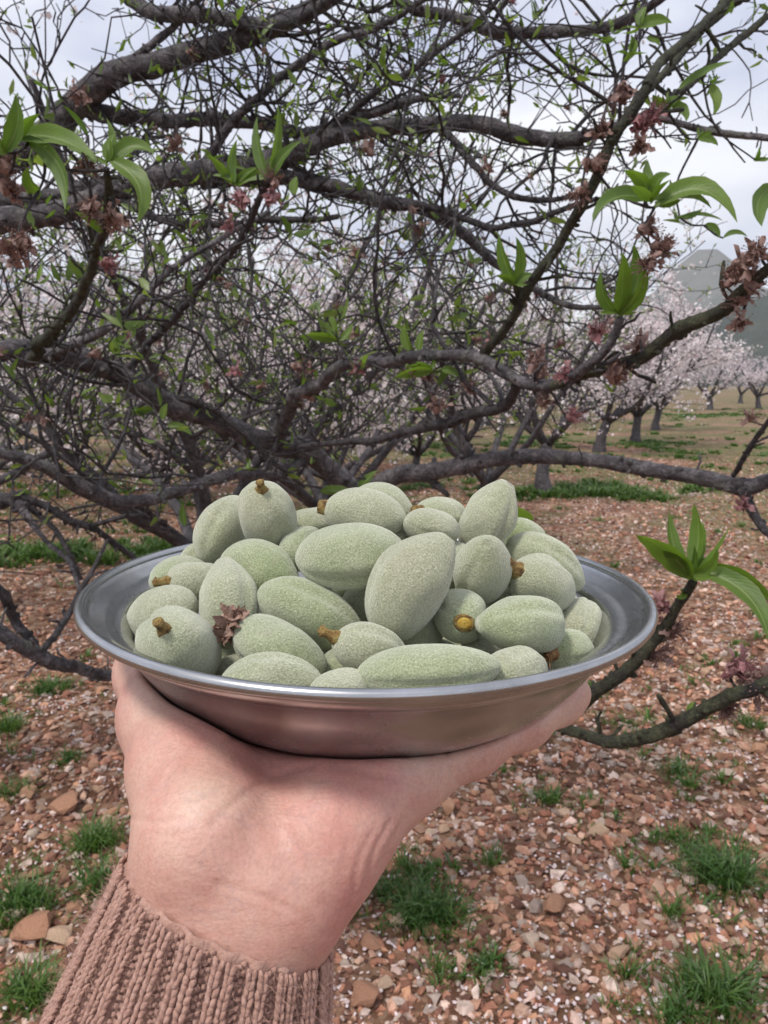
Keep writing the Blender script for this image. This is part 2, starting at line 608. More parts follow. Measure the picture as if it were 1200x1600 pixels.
def put_stone(x, y, s, k, sink=.22, rz=None):
    o = link('stone', stone_meshes[k % 12])
    o.location = (x, y, float(gz(x, y)) + s * .5 * .5 * (1 - sink * 1.2))
    o.rotation_euler = (random.uniform(-.25, .25), random.uniform(-.25, .25), random.uniform(0, 6.28) if rz is None else rz)
    o.scale = (s, s, s)
    return o


for (px, py, spx, k, lab) in [
    (870, 1420, 52, 1, 'cream blocky stone standing proud of the gravel'),
    (575, 1472, 44, 2, 'pale flat stone beside the wrist on the gravel'),
    (964, 1490, 46, 3, 'smooth orange brown oval stone among smaller gravel'),
    (105, 1272, 60, 4, 'large tan stone behind the hand near green grass'),
    (58, 1468, 70, 5, 'pointed tan stone lying between grass clumps beside the sleeve'),
    (100, 1478, 52, 6, 'low reddish stone lying next to the pointed tan stone'),
    (572, 1560, 60, 7, 'wide brown rock at the foot of the sleeve'),
    (700, 1265, 40, 8, 'square ochre stone just below the outstretched finger'),
    (480 + 200, 1338, 34, 9, 'cream cube shaped stone above a grass tuft'),
]:
    g = ground_at(px, py)
    s = spx * np.linalg.norm(g - CAM) / FPX
    o = put_stone(g[0], g[1], s, k)
    o['label'] = lab
    o['category'] = 'stone'
    o['group'] = 'loose stones on the red soil'
made = 0
while made < 285:
    x, y = scatter_xy(1, 1.62, 6.0, 1.6)
    x, y = float(x[0]), float(y[0])
    px, py, t = project(np.array([x, y, 0]))
    if not (-10 < px < 1210 and 840 < py < 1610) or hidden_px(px, py):
        continue
    s = min(.095, max(.030, random.lognormvariate(math.log(.044), .32))) * (y / 2.0) ** .5
    o = put_stone(x, y, s, random.randrange(12))
    o['label'] = 'small reddish tan stone lying loose on the gravelly soil'
    o['category'] = 'stone'
    o['group'] = 'loose stones on the red soil'
    made += 1

# fallen petals, in drifts
n = 10500
cx, cy = scatter_xy(420, 1.4, 12, 1.1)
pick = RNG.integers(0, 420, n)
x = cx[pick] + RNG.normal(0, .06, n) * (cy[pick] / 2.5) ** .5
y = cy[pick] + RNG.normal(0, .06, n) * (cy[pick] / 2.5) ** .5
free = RNG.random(n) < .3
fx, fy = scatter_xy(n, 1.3, 14, 1.15)
x, y = np.where(free, fx, x), np.where(free, fy, y)
s = RNG.uniform(.0035, .0080, n) * np.clip(y / 2.6, 1, 2.6) ** .5
ang = np.arange(6) * math.pi / 3
pv = np.stack([np.cos(ang), np.sin(ang) * .72, .22 * np.cos(ang) ** 2], -1)
v = np.einsum('nij,kj->nki', rot_mats(n, .4), pv) * s[:, None, None]
v += np.stack([x, y, gz(x, y) + .006 + RNG.uniform(0, .008, n)], -1)[:, None, :]
b0 = (np.arange(n) * 6)[:, None]
q = np.concatenate([b0 + np.array([[0, 1, 2, 3]]), b0 + np.array([[0, 3, 4, 5]])])
link('fallen_petals', mesh_from('fallen_petals', v.reshape(-1, 3), q), M_PETAL,
     label='white and pink petals fallen on the stony soil', cat='petals', kind='stuff')


# ------------------------------------------------------------------ grass
def blades(geo, cx, cy, rad, n, h, lean=.9, width=.0024, spread=.8):
    """an uneven clump: several crowns of narrow arching blades"""
    m = max(2, n // 26)
    ca = RNG.uniform(0, 2 * math.pi, m)
    cr = rad * spread * RNG.uniform(0, 1, m) ** .7
    kx, ky = cx + cr * np.cos(ca), cy + cr * np.sin(ca) * .8
    kh = RNG.uniform(.5, 1.1, m) * (1.05 - .45 * cr / (rad + 1e-6))
    w = RNG.integers(0, m, n)
    a = RNG.uniform(0, 2 * math.pi, n)
    r = np.minimum(RNG.exponential(.03 + .12 * rad, n) * .55, .3 * rad + .03)
    x, y = kx[w] + r * np.cos(a), ky[w] + r * np.sin(a)
    hh = h * kh[w] * RNG.uniform(.35, 1.2, n)
    la = a + RNG.normal(0, .5, n)
    le = hh * lean * RNG.uniform(.2, 1.7, n)
    tw = RNG.normal(0, .7, n)
    side = np.stack([-np.sin(la + tw), np.cos(la + tw), np.zeros(n)], -1) * (width * RNG.uniform(.5, 1.4, n))[:, None]
    dirv = np.stack([np.cos(la), np.sin(la), np.zeros(n)], -1)
    base = np.stack([x, y, gz(x, y) * 0 - .004], -1)
    pts = []
    for s_, (f, z, wd) in enumerate([(0, 0, 1), (.16, .5, .95), (.55, .84, .7), (1.0, .80, .08)]):
        c = base + dirv * (le * f)[:, None] + np.array([0, 0, 1])[None] * (hh * z)[:, None]
        pts += [c - side * wd, c + side * wd]
    v = np.stack(pts, 1).reshape(-1, 3)
    b0 = (np.arange(n) * 8)[:, None]
    q = np.concatenate([b0 + np.array([[2 * k, 2 * k + 1, 2 * k + 3, 2 * k + 2]]) for k in range(3)])
    geo.add(v, q)


TUFTS = [  # photo x, photo y of the foot, radius in px, height m, blades, label
    (672, 1425, 95, .12, 520, 'spreading grass tuft right of the wrist with long blades'),
    (625, 1395, 60, .09, 220, 'small grass clump touching the outline of the wrist'),
    (1135, 1375, 90, .14, 560, 'tall bright grass tuft growing through pale gravel'),
    (1120, 1560, 100, .12, 520, 'broad grass tuft beside a dark gap in the stones'),
    (1060, 1590, 70, .08, 220, 'low grass patch in front of the broad tuft'),
    (765, 1505, 50, .06, 120, 'sparse little tuft among brown stones'),
    (1065, 1205, 60, .09, 200, 'grass tuft below the curved lower shoot'),
    (865, 1250, 38, .08, 120, 'tiny tuft near white petals under the finger tip'),
    (150, 1335, 62, .12, 300, 'bright grass tuft behind the heel of the hand'),
    (165, 1400, 70, .11, 300, 'weedy grass clump against the cuff'),
    (40, 1430, 85, .12, 420, 'dense dark grass clump with broad blades'),
    (60, 1560, 75, .10, 320, 'grass clump beside the sleeve hem among tan stones'),
    (100, 1200, 40, .07, 120, 'small faded tuft left of the thumb base'),
    (25, 1250, 50, .08, 160, 'thin grass patch in pale petals left of the hand'),
    (12, 1150, 40, .14, 150, 'upright leafy weed behind the left branch'),
    (80, 1085, 50, .10, 340, 'grass strip under the grey lower left branch'),
    (975, 1130, 34, .07, 90, 'short tuft seen past the right end of the plate'),
    (1180, 1140, 40, .09, 140, 'small tuft under the right hand shoot'),
    (1075, 885, 34, .09, 110, 'faint tuft behind the leafy shoot'),
    (255, 1000, 40, .10, 160, 'grass clump hidden behind the plate rim'),
]
for (px, py, rp, h, nb, lab) in TUFTS:
    g = ground_at(px, py)
    geo = Geo()
    blades(geo, 0, 0, rp * np.linalg.norm(g - CAM) / FPX, int(nb * 1.3), h * .75, spread=.36)
    me = geo.mesh('grass_tuft')
    co = np.array([v.co[:] for v in me.vertices])
    link('grass_tuft', me, M_GRASS, label=lab, cat='grass', group='grass tufts in the stony soil', loc=(g[0], g[1], float(gz(g[0], g[1]))))

geo = Geo()       # thin grass strips farther off, too many blades to count
for (px, py, wpx, dep, nb, h) in [(955, 772, 130, .9, 2600, .16), (820, 768, 110, .9, 1500, .11), (60, 872, 120, .5, 1900, .16), (250, 862, 90, .5, 1100, .13),
                                  (640, 760, 120, 1.0, 1200, .10), (1100, 700, 140, 3.0, 2200, .10), (900, 690, 160, 3.0, 2400, .10), (1120, 650, 130, 5, 2200, .12), (700, 700, 150, 2.5, 1600, .10), (150, 760, 190, 1.6, 1600, .12)]:
    g = ground_at(px, py)
    w = wpx * np.linalg.norm(g - CAM) / FPX
    for _ in range(14):
        blades(geo, g[0] + RNG.normal(0, w * .5), g[1] + RNG.normal(0, dep * .45), w * .35, nb // 14, h, width=.0035 + .0008 * g[1])
for (px, py, rp, h, nb, lab) in TUFTS:          # stray blades round the tufts
    g = ground_at(px, py)
    w = rp * np.linalg.norm(g - CAM) / FPX
    for _ in range(9):
        a_ = RNG.uniform(0, 6.28)
        d_ = w * RNG.uniform(.5, 1.7)
        blades(geo, g[0] + d_ * math.cos(a_), g[1] + d_ * math.sin(a_), .03 + .25 * w * RNG.random(), int(nb * .10), h * RNG.uniform(.25, .6))
for _ in range(150):                            # far off between the rows
    y_ = RNG.uniform(13, 46)
    x_ = RNG.uniform(-.45, .62) * y_
    blades(geo, x_, y_, RNG.uniform(.3, 1.1), 60, RNG.uniform(.06, .13), width=.012 + .0006 * y_)
for _ in range(260):
    x, y = scatter_xy(1, 1.8, 15, 1.0)
    blades(geo, float(x[0]), float(y[0]), .05 + .012 * float(y[0]), 26, .035 + .006 * float(y[0]), width=.002 + .0007 * float(y[0]))
link('grass_cover', geo.mesh('grass_cover'), M_GRASS, label='thin green grass growing between the orchard rows', cat='grass', kind='stuff')


# ------------------------------------------------------------------ trees
def part(root, name, geo, mat, kind=None, smooth=True, parent=None):
    base = np.array(root.location)
    v = np.vstack(geo.v) - base
    me = mesh_from(name, v, np.vstack(geo.q) if geo.q else None, np.vstack(geo.t) if geo.t else None, smooth, np.vstack(geo.c) if geo.c else None)
    return link(name, me, mat, parent or root, kind=kind)


def unit(v):
    v = np.asarray(v, float)
    return v / (np.linalg.norm(v) + 1e-12)


def twig_path(p, d, L, n, wander, up, r=RNG):
    pts = [np.array(p, float)]
    d = unit(d)
    st = L / n
    for _ in range(n):
        d = unit(d + r.normal(0, wander, 3) + np.array([0, 0, up]))
        pts.append(pts[-1] + d * st)
    return np.array(pts)


def side_dir(tan, r, spread=1.0):
    a = r.normal(size=3)
    a -= (a @ tan) * tan
    return unit(unit(a) * spread + tan * r.uniform(.2, .9))


def leaf_quads(P, D, Nn, L, W):
    """small pointed leaves (arrays): two quads folded along the midrib"""
    S = np.cross(D, Nn)
    S /= np.linalg.norm(S, axis=1)[:, None] + 1e-9
    Nn = np.cross(S, D)
    L, W = L[:, None], W[:, None]
    v = np.stack([P, P + D * L * .35 + S * W + Nn * W * .35, P + D * L * .8 + S * W * .55 - Nn * L * .08, P + D * L - Nn * L * .22,
                  P + D * L * .8 - S * W * .55 - Nn * L * .08, P + D * L * .35 - S * W + Nn * W * .35, P + D * L * .5], 1)
    n = len(P)
    b = (np.arange(n) * 7)[:, None]
    t = np.concatenate([b + np.array([[0, 1, 6]]), b + np.array([[0, 6, 5]])])
    q = np.concatenate([b + np.array([[1, 2, 3, 6]]), b + np.array([[6, 3, 4, 5]])])
    return v.reshape(-1, 3), q, t


def rand_units(n, r=RNG):
    a = r.normal(size=(n, 3))
    return a / np.linalg.norm(a, axis=1)[:, None]


def add_leaves(geo, P, size, r=RNG, per=3):
    P = np.repeat(np.asarray(P), per, 0)
    n = len(P)
    if n == 0:
        return
    D = rand_units(n, r) + np.array([0, 0, .55])
    D /= np.linalg.norm(D, axis=1)[:, None]
    L = size * r.uniform(.5, 1.25, n)
    geo.add(*leaf_quads(P + r.normal(0, size * .12, (n, 3)), D, rand_units(n, r), L, L * r.uniform(.12, .2, n)))


def add_petals(geo, P, size, r=RNG, per=4, spread=1.0):
    """little cupped blossoms"""
    P = np.repeat(np.asarray(P), per, 0)
    n = len(P)
    if n == 0:
        return
    P = P + r.normal(0, size * spread, (n, 3))
    D = rand_units(n, r)
    S = np.cross(D, rand_units(n, r))
    S /= np.linalg.norm(S, axis=1)[:, None] + 1e-9
    T = np.cross(D, S)
    s = (size * r.uniform(.35, .8, n))[:, None]
    ring = []
    for k in range(5):
        a = k * 2 * math.pi / 5
        ring.append(P + (S * math.cos(a) + T * math.sin(a)) * s + D * s * .35)
    v = np.stack(ring + [P], 1)
    b = (np.arange(n) * 6)[:, None]
    t = np.concatenate([b + np.array([[5, k, (k + 1) % 5]]) for k in range(5)])
    geo.add(v.reshape(-1, 3), None, t)


# ---- leaves and dried flowers that show one by one
def leaf_bezier(b, tip, t0, t1, bow, wpx, twist, sag=0.0):
    B, T = at(*b, t0), at(*tip, t1)
    mid = (np.array(b) + np.array(tip)) / 2
    dpx = np.array(tip, float) - np.array(b, float)
    perp = np.array([dpx[1], -dpx[0]]) / (np.linalg.norm(dpx) + 1e-9)
    Cc = at(mid[0] + perp[0] * bow * 2, mid[1] + perp[1] * bow * 2, (t0 + t1) / 2 - sag)
    u = np.linspace(0, 1, 11)[:, None]
    pts = (1 - u) ** 2 * B + 2 * u * (1 - u) * Cc + u ** 2 * T
    tan = np.gradient(pts, axis=0)
    tan /= np.linalg.norm(tan, axis=1)[:, None]
    view = pts - CAM
    view /= np.linalg.norm(view, axis=1)[:, None]
    side = np.cross(tan, view)
    side /= np.linalg.norm(side, axis=1)[:, None] + 1e-9
    nrm = np.cross(side, tan)
    tw = twist + np.linspace(0, .5, 11)[:, None] * np.sign(twist + 1e-6)
    s2 = side * np.cos(tw) + nrm * np.sin(tw)
    n2 = np.cross(s2, tan)
    w = wpx * (t0 + t1) / 2 / FPX / 2 * .98
    uu = u[:, 0]
    prof = w * np.clip(np.sin(math.pi * np.clip(uu, 0, 1) ** .85), 0, 1) ** .7 * (1 - .15 * uu)
    prof[0] = w * .10
    prof[-1] = w * .02
    wave = 1 + .06 * np.sin(uu * 19 + bow)
    rows = []
    for k, f in enumerate((-1, -.5, 0, .5, 1)):
        rows.append(pts + s2 * (prof * wave * f)[:, None] - n2 * (prof * .38 * abs(f))[:, None] + n2 * (prof * (.07 if k == 2 else 0))[:, None])
    v = np.stack(rows, 1).reshape(-1, 3)
    i, j = np.meshgrid(np.arange(10), np.arange(4), indexing='ij')
    a = (i * 5 + j).ravel()
    g = Geo()
    g.add(v, np.stack([a, a + 1, a + 6, a + 5], -1))
    uf = np.stack([np.repeat(uu, 5), np.tile(np.linspace(0, 1, 5), 11), np.zeros(55), np.ones(55)], -1)
    g.c.append(uf)
    return g


def flower_geo(r):
    g = Geo()
    # calyx cup
    k = 7
    ring = []
    for (h, q) in [(0, .0018), (.0025, .0034), (.006, .0036)]:
        a = np.arange(k) * 2 * math.pi / k
        ring.append(np.stack([np.cos(a) * q, np.sin(a) * q, np.full(k, h)], -1))
    v = np.vstack(ring)
    i, j = np.meshgrid(np.arange(2), np.arange(k), indexing='ij')
    qd = np.stack([i * k + j, i * k + (j + 1) % k, (i + 1) * k + (j + 1) % k, (i + 1) * k + j], -1).reshape(-1, 4)
    g.add(v, qd)
    # shrivelled petals and sepals
    for p in range(11):
        a = p * 2 * math.pi / 11 + r.normal(0, .4)
        out = np.array([math.cos(a), math.sin(a), 0])
        sd = np.array([-math.sin(a), math.cos(a), 0])
        L = r.uniform(.006, .013)
        open_ = r.uniform(.0, 1.5)
        w = r.uniform(.0010, .0026)
        rows = []
        pos = out * .003 + np.array([0, 0, .005])
        ang = math.pi / 2 - open_ * .5
        for s in range(5):
            ww = w * (.5, 1, 1.1, .9, .25)[s]
            jit = r.normal(0, .0008, 3)
            rows += [pos - sd * ww + jit, pos + np.array([0, 0, r.normal(0, .001)]), pos + sd * ww - jit]
            ang += r.normal(0, .75) - open_ * .15
            pos = pos + (out * math.cos(ang) + np.array([0, 0, 1]) * math.sin(ang)) * L / 4
        i, j = np.meshgrid(np.arange(4), np.arange(2), indexing='ij')
        a0 = (i * 3 + j).ravel()
        g.add(np.array(rows), np.stack([a0, a0 + 1, a0 + 4, a0 + 3], -1))
    # stamens
    for p in range(22):
        d = unit(np.array([r.normal(0, .55), r.normal(0, .55), 1]))
        L = r.uniform(.008, .015)
        m = np.array([0, 0, .005]) + d * L * .5 + r.normal(0, .001, 3)
        e = np.array([0, 0, .005]) + d * L + r.normal(0, .0015, 3)
        g.tube([np.array([0, 0, .004]), m, e], [.00022, .00018, .00016], 3, False)
        g.tube([e, e + d * .0008], [.0005, .0004], 4)
    return g


FLOWERS = [[flower_geo(np.random.default_rng(40 + k)).mesh('dried_flower') for k in range(6)] for _ in range(2)]
for k in range(6):
    FLOWERS[0][k].materials.append(M_HUSK)
    FLOWERS[1][k].materials.append(M_HUSK_PINK)


def put_flower(root, p, d, size, k, pink=0):
    o = link('dried_flower', FLOWERS[pink][k % 6], parent=root)
    o.location = Vector(p) - root.location
    o.rotation_euler = Vector(d).to_track_quat('Z', 'Y').to_euler()
    o.scale = (size, size, size)
    return o


# ---- traced limbs: (photo x, photo y, depth, width in px)
A_LIMBS = [
    [(545, 795, 1.76, 52), (515, 757, 1.72, 44), (470, 715, 1.68, 42), (420, 685, 1.63, 43), (350, 650, 1.55, 38), (270, 625, 1.48, 38), (190, 592, 1.42, 38), (110, 568, 1.36, 40), (40, 558, 1.3, 36), (-60, 572, 1.25, 34), (-220, 540, 1.2, 28)],
    [(420, 688, 1.63, 30), (445, 650, 1.5, 27), (490, 600, 1.38, 24), (540, 572, 1.28, 22), (620, 560, 1.18, 20), (700, 556, 1.1, 20), (745, 555, 1.05, 23), (780, 575, 1.0, 21), (830, 598, .95, 22), (880, 600, .9, 21), (915, 575, .85, 18), (950, 540, .82, 17), (966, 498, .8, 15)],
    [(560, 790, 1.76, 40), (600, 757, 1.7, 34), (660, 736, 1.64, 33), (720, 726, 1.6, 31), (800, 717, 1.55, 28), (900, 713, 1.48, 28), (1000, 725, 1.42, 28), (1090, 739, 1.36, 30), (1160, 753, 1.3, 31), (1200, 748, 1.27, 28), (1320, 715, 1.2, 22)],
    [(1160, 752, 1.3, 24), (1172, 785, 1.28, 19), (1198, 828, 1.25, 15), (1255, 885, 1.2, 9)],
    [(1145, 742, 1.31, 10), (1170, 700, 1.25, 10), (1200, 660, 1.2, 9), (1240, 610, 1.15, 6)],
    [(722, 728, 1.6, 24), (722, 692, 1.58, 20), (706, 655, 1.56, 14), (700, 610, 1.5, 9), (688, 560, 1.45, 6)],
    [(722, 700, 1.58, 14), (738, 675, 1.56, 12), (750, 650, 1.55, 10)],
    [(670, 738, 1.63, 14), (685, 758, 1.62, 12), (700, 775, 1.6, 9)],
    [(800, 600, .98, 17), (785, 627, 1.04, 20), (740, 645, 1.1, 20), (695, 660, 1.15, 19), (620, 682, 1.22, 16), (540, 692, 1.3, 12), (470, 700, 1.36, 8)],
    [(470, 716, 1.67, 22), (450, 728, 1.62, 20), (400, 742, 1.56, 20), (330, 754, 1.5, 21), (260, 771, 1.45, 22), (190, 784, 1.4, 24), (140, 768, 1.37, 23), (80, 740, 1.34, 22), (20, 713, 1.3, 20), (-80, 680, 1.25, 16)],
    [(190, 784, 1.42, 9), (230, 800, 1.48, 9), (262, 824, 1.52, 8), (300, 850, 1.55, 6)],
    [(-120, 800, 1.5, 44), (-30, 780, 1.5, 34), (20, 778, 1.48, 24), (57, 830, 1.45, 10), (98, 873, 1.42, 9), (126, 915, 1.4, 8), (140, 960, 1.38, 6)],
    [(15, 775, 1.48, 20), (60, 790, 1.5, 14), (100, 805, 1.52, 14), (150, 828, 1.55, 13), (200, 866, 1.6, 10), (240, 900, 1.62, 7)],
    [(30, 780, 1.48, 14), (75, 815, 1.5, 11), (105, 858, 1.5, 10), (125, 905, 1.5, 9)],
    [(140, 822, 1.55, 9), (175, 812, 1.5, 9), (220, 806, 1.5, 8), (262, 815, 1.5, 6)],
    [(-30, 645, 1.4, 16), (30, 672, 1.42, 10), (90, 712, 1.45, 8), (150, 755, 1.5, 8), (210, 800, 1.55, 6), (260, 830, 1.6, 5)],
    [(480, 1100, 1.75, 30), (300, 1076, 1.5, 24), (185, 1056, 1.32, 20), (110, 1045, 1.2, 24), (60, 1022, 1.15, 28), (20, 1000, 1.1, 26), (-20, 965, 1.08, 22), (-100, 900, 1.0, 16)],
    [(62, 1022, 1.15, 14), (45, 990, 1.15, 17), (20, 955, 1.14, 18), (-5, 925, 1.1, 20), (-70, 860, 1.05, 16)],
    [(60, 1018, 1.15, 12), (85, 992, 1.17, 12), (108, 962, 1.2, 11), (122, 930, 1.22, 10), (146, 890, 1.25, 8), (170, 845, 1.3, 6)],
    [(40, 560, 1.3, 26), (110, 540, 1.26, 18), (190, 500, 1.22, 14), (260, 430, 1.2, 12), (330, 380, 1.2, 10), (420, 330, 1.22, 8)],
    [(175, 590, 1.42, 22), (215, 560, 1.4, 14), (259, 506, 1.32, 13), (292, 476, 1.25, 13), (337, 420, 1.12, 12), (375, 379, 1.02, 12), (394, 330, .95, 12), (420, 283, .9, 11)],
    [(270, 622, 1.48, 14), (330, 640, 1.5, 11), (395, 690, 1.52, 10), (440, 735, 1.55, 9), (475, 760, 1.6, 7)],
    [(480, 1020, 1.76, 26), (560, 1040, 1.5, 22), (700, 1080, 1.1, 20), (820, 1118, .84, 22), (880, 1118, .74, 24), (930, 1076, .69, 27), (985, 1040, .66, 24), (1030, 990, .64, 20), (1060, 940, .62, 18), (1084, 908, .6, 15)],
    [(800, 1112, .87, 20), (870, 1138, .75, 19), (940, 1160, .69, 22), (1000, 1160, .66, 26), (1060, 1130, .64, 26), (1110, 1102, .62, 25), (1160, 1075, .6, 27), (1210, 1060, .58, 25), (1300, 1035, .55, 18)],
]
A_SHOOTS = [
    [(745, 555, 1.05, 20), (788, 517, .98, 17), (815, 470, .93, 17), (850, 418, .89, 18), (880, 360, .86, 19), (905, 318, .83, 19), (950, 240, .8, 20), (985, 180, .79, 21), (1015, 125, .79, 19), (1070, 62, .82, 16), (1120, 20, .86, 15), (1180, -40, .9, 12)],
    [(870, 602, .91, 19), (905, 590, .88, 18), (945, 578, .85, 20), (990, 560, .82, 24), (1050, 525, .78, 28), (1110, 492, .74, 27), (1150, 460, .7, 22), (1200, 420, .66, 18), (1290, 350, .6, 12)],
    [(50, 560, 1.3, 22), (75, 525, 1.15, 19), (105, 491, 1.0, 18), (135, 439, .86, 17), (161, 364, .74, 16), (167, 300, .68, 15), (166, 262, .66, 10)],
    [(1000, 160, .79, 17), (1040, 110, .85, 15), (1090, 50, .9, 14), (1150, 0, .95, 12), (1220, -60, 1.0, 9)],
    [(1010, 190, .80, 11), (1080, 130, .9, 12), (1140, 70, .95, 14), (1200, 30, 1.0, 12), (1260, -10, 1.0, 10)],
    [(815, 470, .93, 13), (808, 452, .92, 12), (804, 440, .91, 9)],
]
B_LIMBS = [
    [(-330, 560, 2.25, 90), (-200, 450, 2.05, 66), (-80, 375, 1.92, 50), (0, 345, 1.85, 46), (60, 330, 1.8, 42), (150, 308, 1.75, 38), (240, 282, 1.72, 38), (330, 277, 1.7, 40), (420, 256, 1.68, 37), (500, 222, 1.66, 33), (580, 200, 1.64, 31), (660, 188, 1.62, 30), (740, 191, 1.6, 30), (820, 206, 1.58, 28), (890, 213, 1.56, 24), (945, 206, 1.54, 20), (1010, 186, 1.5, 13), (1100, 205, 1.45, 13), (1210, 215, 1.4, 11)],
    [(-330, 500, 2.25, 80), (-150, 330, 2.05, 66), (40, 212, 1.92, 54), (120, 152, 1.86, 48), (180, 120, 1.82, 45), (260, 106, 1.8, 42), (330, 85, 1.78, 40), (400, 60, 1.75, 38), (450, 35, 1.72, 34), (520, -10, 1.7, 30), (620, -70, 1.65, 22)],
    [(110, 165, 1.88, 34), (180, 178, 1.9, 28), (260, 183, 1.9, 25), (340, 187, 1.9, 24), (420, 193, 1.88, 22), (500, 197, 1.86, 20), (570, 183, 1.84, 17), (640, 160, 1.8, 13), (720, 150, 1.78, 9)],
    [(320, 278, 1.72, 34), (400, 282, 1.72, 29), (480, 295, 1.7, 25), (560, 306, 1.68, 24), (640, 320, 1.66, 23), (700, 352, 1.64, 21), (760, 402, 1.62, 17), (830, 452, 1.6, 13), (900, 480, 1.55, 11), (1000, 472, 1.5, 7)],
    [(-60, 330, 1.9, 34), (60, 312, 1.86, 28), (180, 290, 1.84, 26), (290, 268, 1.82, 24), (380, 270, 1.8, 20), (470, 250, 1.78, 14)],
    [(150, -60, 1.8, 30), (230, 5, 1.76, 26), (330, 25, 1.72, 24), (430, 40, 1.7, 22), (500, 10, 1.66, 20), (560, -40, 1.62, 16)],
    [(540, -60, 1.62, 22), (640, 5, 1.6, 20), (740, 36, 1.58, 20), (850, 52, 1.55, 20), (930, 46, 1.5, 20), (1000, 18, 1.45, 18), (1070, -35, 1.4, 13)],
    [(320, 262, 1.72, 20), (370, 186, 1.66, 16), (425, 130, 1.62, 15), (525, 70, 1.58, 14), (600, 36, 1.55, 12), (690, -20, 1.5, 10)],
    [(680, 190, 1.62, 16), (720, 230, 1.58, 13), (770, 290, 1.55, 12), (850, 316, 1.52, 10), (930, 300, 1.5, 7)],
    [(620, 320, 1.66, 14), (700, 330, 1.6, 13), (790, 355, 1.55, 12), (900, 320, 1.5, 10), (960, 310, 1.46, 7)],
    [(150, 308, 1.75, 18), (260, 345, 1.7, 14), (360, 350, 1.66, 13), (440, 345, 1.62, 12), (530, 340, 1.58, 9)],
    [(120, 152, 1.86, 20), (190, 110, 1.8, 15), (260, 50, 1.78, 14), (330, -20, 1.75, 10)],
    [(500, 222, 1.66, 16), (560, 165, 1.6, 12), (640, 110, 1.56, 11), (740, 40, 1.5, 10), (800, -20, 1.46, 8)],
]


def limb_world(tr):
    P = np.array([at(x, y, t) for (x, y, t, w) in tr])
    Rr = np.array([w * t / FPX / 2 * .86 for (x, y, t, w) in tr])
    Q = catmull(np.column_stack([P, Rr]), 8)
    return Q[:, :3], np.clip(Q[:, 3], .0012, 1)


def dense(P, Rr, step):
    d = np.r_[0, np.cumsum(np.linalg.norm(np.diff(P, axis=0), axis=1))]
    n = max(6, int(d[-1] / step))
    s = np.linspace(0, d[-1], n)
    return np.stack([np.interp(s, d, P[:, k]) for k in range(3)], -1), np.interp(s, d, Rr)


def limb_geo(P, Rr, sides=12, lump=.035):
    P, Rr = dense(P, Rr, max(.004, float(np.median(Rr)) * .55))
    n = len(P)
    k = np.convolve(RNG.normal(0, 1, n + 6), np.ones(5) / 5, 'same')[3:n + 3]
    Rr = Rr * (1 + .09 * k)
    P = P + np.stack([np.convolve(RNG.normal(0, 1, n + 12), np.ones(9) / 9, 'same')[6:n + 6] for _ in range(3)], -1) * Rr[:, None] * .35
    kn = np.arange(0, n + 14, 14)                # slight bends at the nodes
    P = P + np.stack([np.interp(np.arange(n), kn, RNG.normal(0, 1, len(kn))) for _ in range(3)], -1) * Rr[:, None] * .45
    g = Geo()
    g.tube(P, Rr, sides, True, None, lump)
    for q in range(int(np.sum(np.linalg.norm(np.diff(P, axis=0), axis=1)) * 26)):   # short fruiting spurs
        i = RNG.integers(2, n - 2)
        tan = unit(P[i + 1] - P[i - 1])
        d = side_dir(tan, RNG, 1.0) + np.array([0, 0, .2])
        L = RNG.uniform(.008, .038)
        S = twig_path(P[i], d, L + Rr[i], 4, .3, .05)
        g.tube(S, np.array([.0026, .0022, .0022, .0026, .0018]) * RNG.uniform(.6, 1.1), 5)
    # knots and bud scars
    for q in range(int(n / 4)):
        i = RNG.integers(2, n - 2)
        tan = unit(P[i + 1] - P[i - 1])
        d = side_dir(tan, RNG, 1.2)
        h = Rr[i] * RNG.uniform(1.05, 1.5)
        rr = min(Rr[i] * .55, .006) * RNG.uniform(.5, 1.1)
        g.tube([P[i] + d * Rr[i] * .4, P[i] + d * h, P[i] + d * (h + rr * .7)], [rr * 1.2, rr, rr * .55], 6)
    return g


def free_space(P):
    """keeps random twigs out of the view to the plate, the open ground and the sky gap"""
    x, y, t = project(P)
    ok = t > .95
    low = np.where(x < 130, 930, np.where(x < 330, 840, np.where(x < 600, 765, np.where(x < 900, 700, 610))))
    ok &= (y < low)
    ok &= ~((x > 1010) & (y > 225) & (y < 640) & (RNG.random(np.shape(x)) < .75))
    return ok


def cut(P):
    ok = free_space(P)
    bad = np.nonzero(~ok)[0]
    return P[:bad[0]] if len(bad) else P


